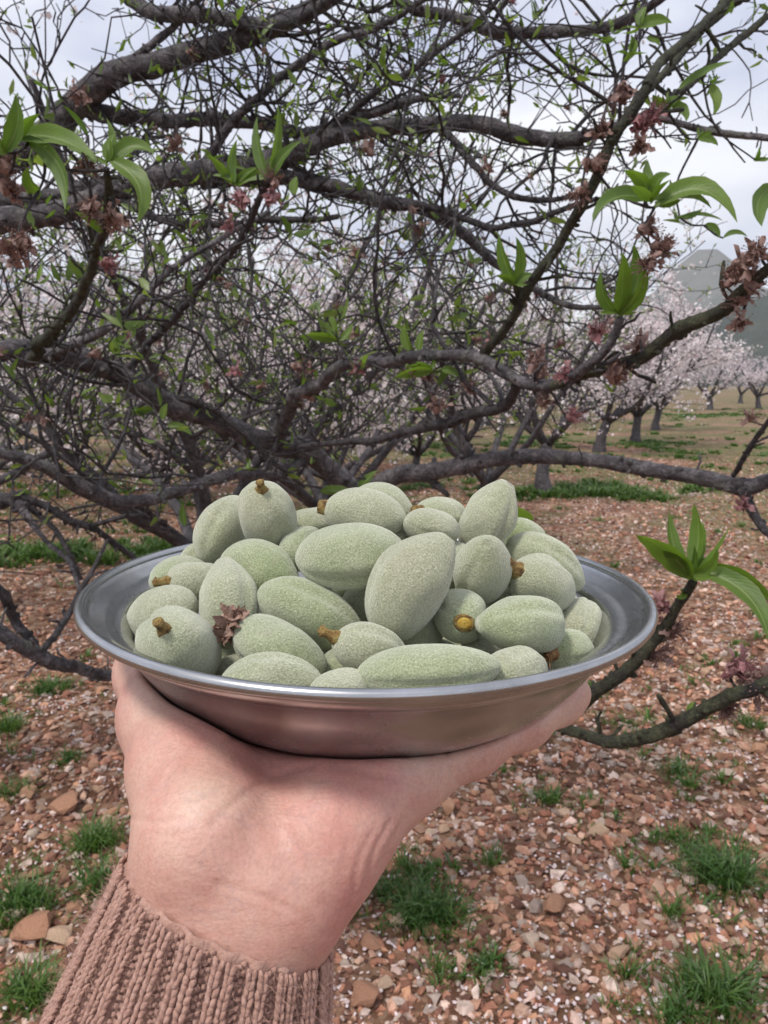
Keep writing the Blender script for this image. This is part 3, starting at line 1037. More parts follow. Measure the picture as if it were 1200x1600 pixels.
def clothe(limbs, dens2, dens3, crown, tips, r=RNG, up=.03):
    """secondary and tertiary twigs along limbs"""
    for P, Rr in limbs:
        L = np.sum(np.linalg.norm(np.diff(P, axis=0), axis=1))
        for _ in range(int(L * dens2 + r.random())):
            i = r.integers(1, len(P) - 1)
            tan = unit(P[i + 1] - P[i - 1])
            d = side_dir(tan, r) + np.array([0, .2, .05])
            Ls = r.uniform(.25, .85)
            r0 = min(Rr[i] * .5, r.uniform(.0026, .0058))
            S = cut(twig_path(P[i], d, Ls, 14, .22, up, r))
            if len(S) < 4:
                continue
            rs = np.linspace(r0, .0016, len(S))
            crown.tube(S, rs, 6)
            tips.append(S[-1])
            for _ in range(int(len(S) / 14 * Ls * dens3)):
                j = r.integers(2, len(S) - 1)
                tn = unit(S[j + 1] - S[j - 1]) if j + 1 < len(S) else unit(S[j] - S[j - 1])
                T = cut(twig_path(S[j], side_dir(tn, r) + np.array([0, .05, .08]), r.uniform(.08, .36), 7, .27, up, r))
                if len(T) < 3:
                    continue
                crown.tube(T, np.linspace(min(rs[j] * .7, .003), .0011, len(T)), 4)
                tips.append(T[-1])
                tips.append(T[len(T) // 2])
                for _ in range(2):
                    m = r.integers(1, len(T))
                    sp = T[m] + unit(r.normal(size=3)) * r.uniform(.01, .03)
                    crown.tube([T[m], sp], [.0015, .0012], 4)
                    tips.append(sp)


def trunk_geo(base, top, r0, r1, sides=16):
    P = np.array([base, base + (top - base) * .3 + np.array([.03, .02, 0]), base + (top - base) * .65 + np.array([-.02, .02, 0]), top])
    Q = catmull(np.column_stack([P, [r0 * 1.45, r0, (r0 + r1) / 2, r1]]), 10)
    g = Geo()
    g.tube(Q[:, :3], Q[:, 3], sides, True, None, .06)
    return g


# near tree: its trunk stands behind the hand
fork = at(552, 800, 1.76)
baseA = np.array([-.26, 1.86, float(gz(-.26, 1.86)) - .02])
treeA = link('almond_tree', None, label='near almond tree whose branches spread right behind the plate of almonds', cat='tree', loc=tuple(baseA))
part(treeA, 'trunk', trunk_geo(baseA, fork + np.array([0, 0, .01]), .075, .055), M_BARK)
limbsA = []
for tr in A_LIMBS:
    P, Rr = limb_world(tr)
    limbsA.append((P, Rr))
    part(treeA, 'limb', limb_geo(P, Rr), M_SHOOT if tr[-1][1] in (908, 1035) else M_BARK if Rr.max() > .012 else M_TWIG)
for tr in A_SHOOTS:
    P, Rr = limb_world(tr)
    limbsA.append((P, Rr))
    part(treeA, 'shoot', limb_geo(P, Rr), M_SHOOT)
crown, tips = Geo(), []
clothe(limbsA[:10] + limbsA[19:22], 9, 15, crown, tips)
part(treeA, 'crown', crown, M_TWIG, kind='stuff')
tips = np.array(tips)
fol = Geo()
add_leaves(fol, tips[RNG.random(len(tips)) < .36], .030, per=2)
part(treeA, 'foliage', fol, M_SMALL_LEAF, kind='stuff')

# second tree: trunk out of the frame on the left
rootB = at(-330, 530, 2.25)
baseB = np.array([rootB[0] - .15, rootB[1] + .1, -.02])
treeB = link('almond_tree', None, label='almond tree with thick dark limbs reaching across overhead from the left', cat='tree', loc=tuple(baseB))
part(treeB, 'trunk', trunk_geo(baseB, rootB, .13, .10), M_BARK)
limbsB = []
for tr in B_LIMBS:
    P, Rr = limb_world(tr)
    limbsB.append((P, Rr))
    part(treeB, 'limb', limb_geo(P, Rr), M_BARK if Rr.max() > .012 else M_TWIG)
crown, tipsB = Geo(), []
clothe(limbsB, 8, 14, crown, tipsB)
part(treeB, 'crown', crown, M_TWIG, kind='stuff')
tipsB = np.array(tipsB)
fol = Geo()
add_leaves(fol, tipsB[RNG.random(len(tipsB)) < .36], .030, per=2)
part(treeB, 'foliage', fol, M_SMALL_LEAF, kind='stuff')

ANCH = np.vstack([P for P, _ in limbsA] + [tips])
spurs = Geo()


def anchor(q, rmax=.0016):
    global ANCH
    """a thin spur from the nearest wood to a leaf base or flower"""
    d = np.linalg.norm(ANCH - q, axis=1)
    k = int(np.argmin(d))
    if .010 < d[k] < .6:
        a = ANCH[k]
        m = (a + q) / 2 + np.array([0, 0, -.10 * d[k]]) + RNG.normal(0, .09 * d[k], 3)
        Q = catmull([a, m, q], 5)
        spurs.tube(Q, np.linspace(rmax, .0010, len(Q)), 6, True, None, .08)
        ANCH = np.vstack([ANCH, Q])


# leaves one can pick out: base px, tip px, depth base, depth tip, bow px, width px, twist
LEAVES = [
    # right rosette
    (1022, 325, 1152, 348, .76, .72, 42, 40, .5), (1028, 318, 1112, 326, .76, .74, 16, 28, .7), (1022, 312, 1103, 268, .76, .78, -8, 16, .9),
    (1012, 312, 926, 346, .76, .73, -22, 34, -.5), (1014, 300, 975, 266, .76, .75, -8, 26, .3), (1015, 300, 1012, 250, .76, .78, 3, 22, -.4),
    (1020, 305, 1048, 272, .76, .74, 8, 26, .4), (1016, 315, 985, 290, .76, .72, -5, 20, .2),
    # upright bud of leaves
    (966, 492, 990, 380, .8, .78, -18, 34, .3), (966, 492, 1006, 412, .8, .76, -12, 28, -.4), (964, 490, 940, 424, .8, .79, 10, 26, .5), (966, 490, 972, 395, .8, .75, -4, 30, -.2),
    (804, 442, 780, 366, .91, .9, 5, 22, .3), (806, 442, 806, 370, .91, .89, -6, 22, -.3), (808, 444, 836, 430, .91, .9, 4, 16, .2), (804, 444, 775, 430, .91, .9, -4, 14, .3),
    # left rosettes
    (34, 212, 148, 250, .66, .62, 14, 40, .4), (36, 214, 102, 328, .66, .62, 26, 34, -.4), (6, 238, 24, 148, .64, .62, -12, 34, .3), (10, 242, -30, 160, .64, .62, 10, 34, .3),
    (172, 250, 214, 348, .66, .63, 26, 38, .3), (176, 250, 242, 242, .66, .66, 18, 30, .4), (166, 255, 166, 184, .66, .68, -8, 20, -.5), (168, 252, 180, 208, .66, .66, 4, 18, .5),
    (138, 212, 98, 164, .67, .66, -4, 10, .2), (160, 365, 116, 330, .72, .7, -6, 18, .4), (60, 300, 45, 262, .68, .66, 6, 26, .4), (150, 255, 105, 232, .66, .68, -6, 20, -.4),
    (420, 282, 402, 182, .9, .9, 8, 20, .3), (422, 280, 434, 162, .9, .88, -5, 18, -.3), (424, 280, 472, 220, .9, .88, 8, 20, .4), (362, 288, 326, 242, .96, .94, -4, 18, .3), (364, 286, 370, 218, .96, .96, 6, 18, -.3),
    (366, 288, 402, 262, .96, .94, 3, 14, .3), (366, 290, 412, 276, .96, .94, 4, 20, .5), (462, 304, 464, 276, 1.0, 1.0, 3, 18, .3),
    # right edge and upper right
    (1206, 290, 1190, 354, .62, .6, -14, 34, .3), (1110, 132, 1114, 180, .85, .84, 6, 20, .3), (1040, 178, 1066, 152, .84, .84, 6, 22, .4), (1050, 165, 1072, 190, .84, .83, 6, 22, .4), (1040, 160, 1020, 148, .84, .84, 3, 20, .4),
    (1060, 140, 1146, 96, .84, .84, 6, 18, .6), (945, 48, 985, 46, 1.5, 1.5, 4, 16, .3), (1000, 45, 1050, 36, .95, .95, 8, 22, .3), (1002, 40, 1010, 10, .95, .95, 4, 18, .3), (990, 60, 972, 96, .95, .95, 5, 18, .4),
    (1010, 60, 1030, 72, .95, .95, 4, 14, .4), (1090, 218, 1122, 228, .85, .85, 5, 16, .4), (1125, 0, 1142, 22, .9, .9, 4, 20, .4),
    (1062, 340, 1098, 326, .9, .9, -4, 12, .3), (1100, 352, 1124, 372, .9, .9, 6, 14, .3), (1130, 372, 1168, 370, .9, .9, 8, 10, .3), (1075, 335, 1130, 345, .9, .9, 4, 8, .5),
    # lower right shoot
    (1080, 905, 994, 836, .6, .57, -10, 44, .3), (1078, 890, 1084, 786, .6, .6, -10, 30, .4), (1082, 900, 1140, 824, .6, .58, -6, 14, .6), (1090, 890, 1204, 1012, .6, .55, 30, 40, .3), (1094, 888, 1212, 944, .6, .58, 18, 34, -.4),
    (1074, 895, 1046, 800, .6, .61, 8, 24, -.3), (1078, 892, 1098, 816, .6, .62, -6, 24, .2), (1072, 900, 1036, 860, .6, .58, -8, 34, .5), (1066, 920, 1056, 930, .61, .6, 6, 16, .3), (1086, 895, 1118, 872, .6, .6, 5, 18, .6), (1080, 880, 1104, 828, .6, .63, 5, 16, .2),
    (1078, 1118, 1086, 1096, .63, .63, 3, 12, .2),
    # mid twigs
    (528, 532, 466, 526, 1.3, 1.28, -5, 20, .4), (528, 530, 521, 488, 1.3, 1.3, 4, 20, .3), (530, 532, 552, 505, 1.3, 1.3, -3, 14, .3), (676, 580, 616, 590, 1.1, 1.08, -5, 22, .4), (676, 578, 638, 572, 1.1, 1.1, -3, 18, .3), (690, 578, 718, 590, 1.1, 1.1, 4, 16, .3),
    (240, 640, 206, 648, 1.4, 1.4, -3, 16, .3), (262, 665, 300, 680, 1.4, 1.4, 4, 16, .3), (255, 655, 262, 630, 1.4, 1.4, 2, 14, .3), (188, 558, 178, 528, 1.3, 1.3, 2, 18, .3), (60, 630, 36, 624, 1.3, 1.3, -3, 20, .3), (290, 822, 286, 785, 1.5, 1.5, 2, 14, .3),
    (560, 770, 590, 735, 1.65, 1.65, 3, 16, .3), (640, 548, 632, 506, 1.2, 1.2, 3, 18, .3), (655, 550, 662, 515, 1.2, 1.2, 2, 16, .3), (826, 815, 808, 792, .7, .68, -3, 28, .4), (500, 768, 560, 775, 1.6, 1.58, 4, 20, .4),
    (330, 900, 352, 870, 1.5, 1.5, 3, 16, .3), (205, 640, 225, 655, 1.4, 1.4, 4, 14, .3),
]
for (bx, by, tx, ty, t0, t1, bow, w, tw) in LEAVES:
    part(treeA, 'leaf', leaf_bezier((bx, by), (tx, ty), t0, t1, bow, w, tw), M_LEAF)
    anchor(at(bx, by, t0))

for (bx, by, t0, n_, ln) in [(1020, 315, .76, 5, 42), (966, 488, .8, 3, 50), (806, 444, .91, 4, 34), (30, 218, .66, 3, 55), (170, 255, .66, 5, 48), (420, 280, .9, 3, 40), (364, 288, .95, 4, 34), (1078, 898, .6, 5, 55), (528, 532, 1.3, 3, 28), (676, 580, 1.1, 3, 30),
                             (1050, 165, .84, 4, 30), (1000, 45, .95, 5, 30), (960, 50, 1.4, 4, 24), (985, 80, .95, 4, 26), (1110, 130, .86, 4, 28), (1090, 215, .85, 4, 26), (1060, 345, .9, 4, 26), (940, 60, 1.3, 4, 24), (700, 100, 1.4, 3, 24), (620, 20, 1.5, 4, 24), (440, 590, 1.45, 3, 24),
                             (1130, 20, .9, 4, 26), (870, 90, 1.5, 3, 24), (640, 515, 1.3, 3, 28), (190, 540, 1.3, 3, 26), (1180, 250, .95, 3, 26), (1040, 310, .8, 3, 30), (330, 250, 1.2, 3, 24), (500, 380, 1.4, 3, 24), (240, 420, 1.2, 3, 24), (60, 440, 1.0, 3, 28), (590, 470, 1.4, 3, 24)]:
    anchor(at(bx, by, t0))
    for q_ in range(n_):
        an = random.uniform(-.3, math.pi + .3)
        l_ = ln * random.uniform(.5, 1.1)
        part(treeA, 'leaf', leaf_bezier((bx + random.uniform(-4, 4), by + random.uniform(-4, 4)), (bx + l_ * math.cos(an), by - l_ * math.sin(an)), t0, t0 + random.uniform(-.03, .03), random.uniform(-.2, .2) * l_, l_ * random.uniform(.22, .36), random.uniform(-.9, .9)), M_LEAF)

FL = [(1185, 395, .66, 1.3, 0), (1152, 412, .68, 1.2, 0), (1172, 438, .68, 1.4, 0), (1158, 470, .7, 1.2, 0), (1158, 504, .7, 1.1, 0), (1140, 440, .7, 1.1, 0), (1005, 358, .76, 1.4, 0), (1026, 384, .76, 1.3, 0), (1018, 412, .76, 1.3, 0), (1036, 392, .77, 1.2, 0),
      (885, 582, .88, 1.3, 1), (958, 592, .84, 1.7, 0), (930, 526, .84, 1.4, 1), (1000, 532, .82, 1.5, 0), (1004, 196, .79, 1.3, 1), (1018, 180, .79, 1.2, 1), (942, 208, .8, 1.4, 0), (928, 255, .8, 1.2, 0), (904, 300, .82, 1.3, 0), (1000, 226, .79, 1.3, 0), (975, 150, .8, 1.4, 0),
      (460, 573, 1.36, 1.7, 0), (486, 622, 1.4, 1.8, 0), (384, 312, .95, 1.4, 1), (430, 286, .9, 1.3, 0), (432, 308, .9, 1.2, 1), (24, 396, .66, 1.7, 0), (8, 262, .66, 1.6, 0), (186, 342, .68, 1.5, 0), (148, 322, .7, 1.2, 0), (138, 262, .67, 1.1, 0), (128, 148, 1.3, 2.0, 0),
      (842, 582, .95, 1.4, 0), (682, 640, 1.12, 1.8, 0), (892, 652, .95, 1.3, 1), (852, 628, .95, 1.2, 0), (838, 560, .95, 1.2, 0), (1026, 1026, .65, 1.3, 0), (1046, 985, .64, 1.2, 0), (1148, 1045, .61, 1.5, 1), (1030, 945, .63, 1.2, 1), (1162, 792, 1.25, 1.6, 1), (1172, 655, 1.2, 1.5, 0),
      (764, 534, 1.02, 1.0, 1), (20, 300, .68, 1.3, 0), (170, 410, .75, 1.0, 1), (360, 350, 1.0, 1.2, 1), (580, 240, 1.6, 2.4, 0), (560, 400, 1.5, 2.0, 0), (270, 232, 1.6, 2.2, 0), (660, 360, 1.5, 2.0, 0), (1185, 1070, .6, 1.5, 0), (1130, 1100, .62, 1.2, 0), (740, 610, 1.1, 1.4, 0)]
for k, (x, y, t, s, pink) in enumerate(FL):
    d = unit(np.array([random.uniform(-1, 1), random.uniform(-1.0, .2), random.uniform(-.5, .9)]))
    put_flower(treeA, at(x, y, t) - d * .006, d, s * 1.1, k, pink)
    anchor(at(x, y, t) - d * .006)
    if t < 1:
        d2 = unit(d + np.array([random.uniform(-1, 1), random.uniform(-1, 0), random.uniform(-1, 1)]))
        put_flower(treeA, at(x + random.uniform(-9, 9), y + random.uniform(-9, 9), t) - d2 * .006, d2, s * .85, k + 3, pink)
part(treeA, 'spur_mass', spurs, M_TWIG, kind='stuff')
for k in range(60):                       # smaller ones along the twigs behind
    P = tips[RNG.integers(0, len(tips))]
    put_flower(treeA, P, unit(RNG.normal(size=3) + np.array([0, 0, .3])), RNG.uniform(.9, 1.3), k, int(RNG.random() < .2))
for k in range(60):
    P = tipsB[RNG.integers(0, len(tipsB))]
    put_flower(treeB, P, unit(RNG.normal(size=3) + np.array([0, 0, .3])), RNG.uniform(.9, 1.4), k, int(RNG.random() < .2))


# ---- whole orchard trees
def orchard_tree(x, y, h, spread, label, group, seed, nb=(5, 6, 6, 3), bloom=.5, green=.3, bloom_size=.02, leaf_size=.03, blossom_mat=None, sides=5, trunk_h=.8, keep=None, lean=0.0, slim=1.0):
    r = np.random.default_rng(seed)
    base = np.array([x, y, float(gz(x, y)) - .03])
    root = link('almond_tree', None, label=label, cat='tree', group=group, loc=tuple(base))
    tg = Geo()
    top = base + np.array([r.normal(0, .08) + lean, r.normal(0, .08), trunk_h])
    tr = slim * (.055 + .022 * h)
    P = catmull([np.append(base, tr * 1.5), np.append(base * .6 + top * .4 + np.array([r.normal(0, .03), 0, 0]), tr * 1.0), np.append(top, tr * .85)], 5)
    tg.tube(P[:, :3], P[:, 3], 9, True, None, .06)
    crown = Geo()
    ends = []
    for a in range(nb[0]):
        az = a * 2 * math.pi / nb[0] + r.normal(0, .25)
        d = np.array([math.cos(az) * spread, math.sin(az) * spread, r.uniform(.75, 1.25)])
        L1 = (h - trunk_h) * r.uniform(.62, .85)
        S = twig_path(top - np.array([0, 0, .06]), d, L1, 9, .13, .03, r)
        rs = np.linspace(tr * .6, tr * .16, len(S))
        tg.tube(S, rs, 7, True, None, .05)
        for _ in range(nb[1]):
            i = r.integers(2, len(S) - 1)
            B = twig_path(S[i], side_dir(unit(S[i + 1] - S[i - 1]), r) + np.array([0, 0, .45]), r.uniform(.35, .62) * (h - trunk_h) * .75, 8, .17, .06, r)
            if keep is not None:
                B = keep(B)
                if len(B) < 3:
                    continue
            rb = np.linspace(max(.0045, rs[i] * .4), .0032, len(B))
            crown.tube(B, rb, sides, False)
            for _ in range(nb[2]):
                j = r.integers(1, len(B) - 1)
                T = twig_path(B[j], side_dir(unit(B[j + 1] - B[j - 1]), r) + np.array([0, 0, .3]), r.uniform(.18, .5), 5, .2, .07, r)
                if keep is not None:
                    T = keep(T)
                    if len(T) < 3:
                        continue
                crown.tube(T, np.linspace(min(rb[j] * .6, .006), .0022, len(T)), 4 if sides > 4 else 3, False)
                ends += list(T[1:])
                for _ in range(nb[3]):
                    m = r.integers(0, len(T))
                    e = T[m] + unit(r.normal(size=3) + np.array([0, 0, .3])) * r.uniform(.05, .2)
                    crown.tube([T[m], (T[m] + e) / 2 + r.normal(0, .008, 3), e], [.0032, .0026, .0018], 3, False)
                    ends += [e, (T[m] + e) / 2]
    part(root, 'trunk', tg, M_FARBARK)
    part(root, 'crown', crown, M_FARBARK, kind='stuff')
    ends = np.array(ends)
    if bloom > 0:
        g = Geo()
        add_petals(g, ends[r.random(len(ends)) < bloom], bloom_size, r, 2, 1.4)
        part(root, 'blossom', g, blossom_mat or M_BLOSSOM, kind='stuff', smooth=False)
    if green > 0:
        g = Geo()
        add_leaves(g, ends[r.random(len(ends)) < green], leaf_size, r, 2)
        part(root, 'foliage', g, M_SMALL_LEAF, kind='stuff')
    return root


def above_plate(B):
    x, y, t = project(B)
    bad = np.nonzero((y > np.where(x < 560, 770, np.where(x < 900, 690, 600))) | (t < 1.6))[0]
    return B[:bad[0]] if len(bad) else B


NEAR = [  # x, y, height, seed, bloom, green, label
    (-.85, 3.2, 3.3, 11, .14, .34, 'twiggy almond tree in young leaf straight behind the nearest one'),
    (-.35, 4.3, 3.4, 12, .16, .40, 'leafing almond tree behind the middle of the plate'),
    (-2.9, 4.8, 3.6, 13, .22, .30, 'almond tree with dense grey twigs behind the overhead limbs'),
    (.75, 5.8, 3.4, 14, .30, .36, 'almond tree with mixed leaf and blossom behind the bright shoot'),
    (-1.6, 6.6, 3.7, 15, .40, .22, 'almond tree half in bloom deeper in the thicket'),
    (-4.6, 6.8, 3.8, 16, .40, .2, 'pale flowering almond tree at the thicket edge'),
]
for (x, y, h, sd, bl, gr, lab) in NEAR:
    orchard_tree(x, y, h, 1.05, lab, None, sd, (6, 7, 6, 4), min(.6, bl * 1.6 + .15), gr + .28, .017, .034, keep=above_plate, slim=.4)

MID = [
    (-5.2, 9.0, 4.4, 41, 'low branched almond tree in thin bloom behind the thicket on its shaded side'),
    (-2.9, 9.6, 4.4, 42, 'low branched almond tree in full bloom behind the low grey branches'),
    (-.7, 9.0, 4.4, 43, 'low branched almond tree in bloom behind the branch fork'),
    (-7.4, 11.5, 3.8, 44, 'low branched almond tree in bloom left of the orchard path'),
    (-4.2, 12.5, 3.8, 45, 'low branched almond tree with pale bloom in the middle of the rows'),
    (-1.8, 12.8, 3.8, 46, 'low branched almond tree with pale bloom behind the heap of almonds'),
    (.6, 12.0, 3.8, 47, 'low branched almond tree with thin leaves near the forked trunk'),
]
for (x, y, h, sd, lab) in MID:
    orchard_tree(x, y, h, 1.45, lab, 'almond trees in the orchard rows', sd, (6, 7, 7, 3), .9, .22, .042, .036, sides=4, trunk_h=.45, slim=.5)

FAR = [  # photo x and y of the trunk foot, height, seed, bloom, label
    (852, 772, 3.3, 21, .45, 'almond tree with forked dark trunk standing in bright grass'),
    (936, 706, 4.4, 22, .8, 'white flowering almond tree with leaning trunk behind the forked one'),
    (992, 692, 4.4, 23, .75, 'white almond tree with short straight trunk beside the stony strip'),
    (1024, 672, 4.4, 24, .8, 'low spreading white almond tree at the end of the row'),
    (706, 706, 4.4, 25, .8, 'flowering almond tree with slim trunk left of the forked tree'),
    (628, 690, 4.4, 26, .8, 'flowering almond tree in the second row behind the heap'),
    (470, 705, 4.4, 27, .8, 'flowering almond tree far behind the branch fork'),
    (300, 700, 4.4, 28, .8, 'flowering almond tree behind the low grey branches'),
    (110, 712, 4.4, 29, .8, 'flowering almond tree behind the left thicket'),
    (-40, 725, 4.4, 30, .8, 'flowering almond tree left of the thicket'),
    (785, 668, 4.4, 31, .8, 'white flowering almond tree between the slim and the leaning trunks'),
    (880, 660, 4.4, 32, .8, 'white flowering almond tree further back behind the leaning trunk'),
]
for (px, py, h, sd, bl, lab) in FAR:
    g = ground_at(px, py)
    far = g[1] > 14
    orchard_tree(g[0], g[1], h, 1.0, lab, 'almond trees in the orchard rows', sd, (6, 7, 7, 3) if far else (5, 7, 7, 3), min(1, bl * 1.2), .12, .05 if far else .026, .04,
                 sides=4, trunk_h=.75, lean=.25 if sd == 22 else 0, slim=.75)
k = 0
for row, (yy, x0, x1, stp) in enumerate([(30, -16, 24, 5.0), (42, -14, 34, 5.5), (56, -8, 44, 6.0)]):
    for x in np.arange(x0, x1, stp):
        xx, y2 = x + RNG.normal(0, .6), yy + RNG.normal(0, 1.0) + .12 * max(0, x)
        px, _, _ = project(np.array([xx, y2, 2.0]))
        pink = (row == 1 and px > 1080) or (row == 2 and k % 3 == 0)
        if px > 1085 and row == 0:
            continue
        orchard_tree(xx, y2, 4.6 + RNG.normal(0, .35), 1.05,
                     'distant almond tree with pink blossom in a back row of the orchard' if pink else 'distant almond tree covered in white blossom in a back row of the orchard',
                     'distant blossoming almond trees', 60 + k, (5, 6, 5, 1), .95, .15, .07, .06, M_BLOSSOM_PINK if pink else None, 3, .8)
        k += 1


# ------------------------------------------------------------------ the plate
PC = np.array([-.006, .275, 1.4258])          # middle of the rim
PROF_IN = np.array([.954, .954 * 1.17]) * np.array([(0, -.0365), (.035, -.0366), (.050, -.0364), (.060, -.0352), (.067, -.0333), (.0735, -.0302), (.079, -.0264), (.0835, -.0226), (.087, -.0185), (.0900, -.0135), (.0922, -.0092), (.0934, -.0076), (.0950, -.0066), (.0985, -.0056), (.1000, -.0056), (.1010, -.0048), (.1045, -.0036), (.1062, -.0026), (.1072, -.0008)])
PROF_OUT = np.array([.954, .954 * 1.17]) * np.array([(.1072, -.0042), (.1010, -.0082), (.0955, -.0112), (.0920, -.0165), (.0880, -.0215), (.0830, -.0265), (.0770, -.0310), (.0700, -.0348), (.0620, -.0373), (.0530, -.0384), (.0350, -.0386), (0, -.0386)])


def lathe(prof, seg, close=False):
    prof = np.asarray(prof, float)
    a = np.arange(seg) * 2 * math.pi / seg
    v = np.stack([prof[:, 0][:, None] * np.cos(a), prof[:, 0][:, None] * np.sin(a), np.repeat(prof[:, 1][:, None], seg, 1)], -1).reshape(-1, 3)
    n = len(prof)
    i, j = np.meshgrid(np.arange(n if close else n - 1), np.arange(seg), indexing='ij')
    k, i2 = (j + 1) % seg, (i + 1) % n
    return v, np.stack([i * seg + j, i * seg + k, i2 * seg + k, i2 * seg + j], -1).reshape(-1, 4)


def steel_mat():
    m, nt, b, out = new_mat('worn_steel')
    co = coords(nt)
    b.inputs['Metallic'].default_value = 1.0
    # spun rings: noise over radius
    sx = nt.nodes.new('ShaderNodeSeparateXYZ')
    nt.links.new(co, sx.inputs[0])
    ln = nt.nodes.new('ShaderNodeVectorMath')
    ln.operation = 'LENGTH'
    cb = nt.nodes.new('ShaderNodeCombineXYZ')
    nt.links.new(sx.outputs[0], cb.inputs[0])
    nt.links.new(sx.outputs[1], cb.inputs[1])
    nt.links.new(cb.outputs[0], ln.inputs[0])
    c2 = nt.nodes.new('ShaderNodeCombineXYZ')
    nt.links.new(ln.outputs['Value'], c2.inputs[0])
    nt.links.new(sx.outputs[2], c2.inputs[2])
    rings = noise(nt, c2.outputs[0], 1500, 3, .6)
    wear = noise(nt, co, 38, 6, .65)
    fine = noise(nt, co, 420, 4, .6)
    c = ramp(nt, wear, [(.3, (.35, .355, .36)), (.55, (.46, .465, .47)), (.75, (.56, .56, .57))])
    spots = ramp(nt, fine, [(.66, (1, 1, 1)), (.76, (.86, .85, .85))])
    nt.links.new(mixc(nt, .7, c, spots, 'MULTIPLY'), b.inputs['Base Color'])
    rr = ramp(nt, wear, [(.3, (.31, .31, .31)), (.7, (.19, .19, .19))])
    nt.links.new(rr, b.inputs['Roughness'])
    p = bump(nt, b, rings, .07, .0005)
    bump(nt, b, noise(nt, co, 24, 2), .05, .003, p)
    return m


M_STEEL = steel_mat()
plate = link('metal_plate', None, label='shallow dull steel plate with rolled rim held up on the palm', cat='plate', loc=tuple(PC))
plate.rotation_euler = (0, math.radians(.8), 0)
g = Geo()
pf = np.vstack([PROF_IN[1:], PROF_OUT[:-1]])
pf = np.vstack([[(.0005, PROF_IN[0, 1])], pf, [(.0005, PROF_OUT[-1, 1])]])
g.add(*lathe(pf, 160))
link('dish', g.mesh('dish'), M_STEEL, plate)
a = np.linspace(0, 2 * math.pi, 12, endpoint=False)
g = Geo()
g.add(*lathe(np.stack([.1032 + .0019 * np.cos(a), -.0019 + .0019 * np.sin(a)], -1)[::-1], 160, True))
link('rim', g.mesh('rim'), M_STEEL, plate)

# ------------------------------------------------------------------ the almonds
def fuzz_mat():
    m, nt, b, out = new_mat('almond_fuzz')
    co = coords(nt)
    info = nt.nodes.new('ShaderNodeObjectInfo')
    off = nt.nodes.new('ShaderNodeVectorMath')
    off.operation = 'ADD'
    sc = nt.nodes.new('ShaderNodeVectorMath')
    sc.operation = 'SCALE'
    cmb = nt.nodes.new('ShaderNodeCombineXYZ')
    for k in range(3):
        nt.links.new(info.outputs['Random'], cmb.inputs[k])
    nt.links.new(cmb.outputs[0], sc.inputs[0])
    sc.inputs['Scale'].default_value = 7.0
    nt.links.new(co, off.inputs[0])
    nt.links.new(sc.outputs[0], off.inputs[1])
    co = off.outputs[0]
    base = ramp(nt, noise(nt, co, 70, 4, .6), [(.28, (.25, .295, .145)), (.48, (.36, .385, .25)), (.72, (.44, .445, .335))])
    base = mixc(nt, .5, base, ramp(nt, info.outputs['Random'], [(0, (.255, .32, .145)), (.35, (.35, .385, .255)), (.7, (.43, .43, .325)), (1, (.37, .355, .265))]))
    spk = ramp(nt, noise(nt, co, 1900, 3, .7), [(.34, (.60, .63, .52)), (.52, (1.02, 1.03, .97)), (.68, (1.6, 1.58, 1.58))])
    base = mixc(nt, .85, base, spk, 'MULTIPLY')
    tan = ramp(nt, noise(nt, co, 150, 5, .65), [(.58, (0, 0, 0)), (.72, (.45, .45, .45))])
    base = mixc(nt, tan, base, (.34, .30, .22))
    nt.links.new(base, b.inputs['Base Color'])
    b.inputs['Roughness'].default_value = .85
    b.inputs['Specular IOR Level'].default_value = .2
    b.inputs['Sheen Weight'].default_value = 1.0
    b.inputs['Sheen Roughness'].default_value = .45
    b.inputs['Sheen Tint'].default_value = (.92, .93, .83, 1)
    p = bump(nt, b, noise(nt, co, 1300, 4, .7), .75, .0012)
    bump(nt, b, noise(nt, co, 140, 4, .6), .25, .004, p)
    return m


def plain(name, stops, scale, rough=.8, bs=.6, bd=.002):
    m, nt, b, out = new_mat(name)
    co = coords(nt)
    nt.links.new(ramp(nt, noise(nt, co, scale, 5, .65), stops), b.inputs['Base Color'])
    b.inputs['Roughness'].default_value = rough
    bump(nt, b, noise(nt, co, scale * 2.2, 4, .65), bs, bd)
    return m


M_FUZZ = fuzz_mat()
M_STEM = plain('stem_brown', [(.34, (.07, .036, .016)), (.46, (.27, .155, .045)), (.58, (.38, .27, .085)), (.7, (.28, .28, .11))], 300, .8, 1.0, .003)
M_STEM_DRY = plain('stem_dry', [(.3, (.10, .05, .025)), (.5, (.26, .13, .05)), (.72, (.40, .25, .10))], 420)
M_SCAR = plain('scar_yellow', [(.3, (.42, .22, .03)), (.55, (.55, .36, .06)), (.75, (.50, .40, .14))], 500)
M_CALYX = plain('calyx_dry', [(.3, (.17, .09, .065)), (.5, (.33, .20, .15)), (.72, (.48, .33, .26))], 380)

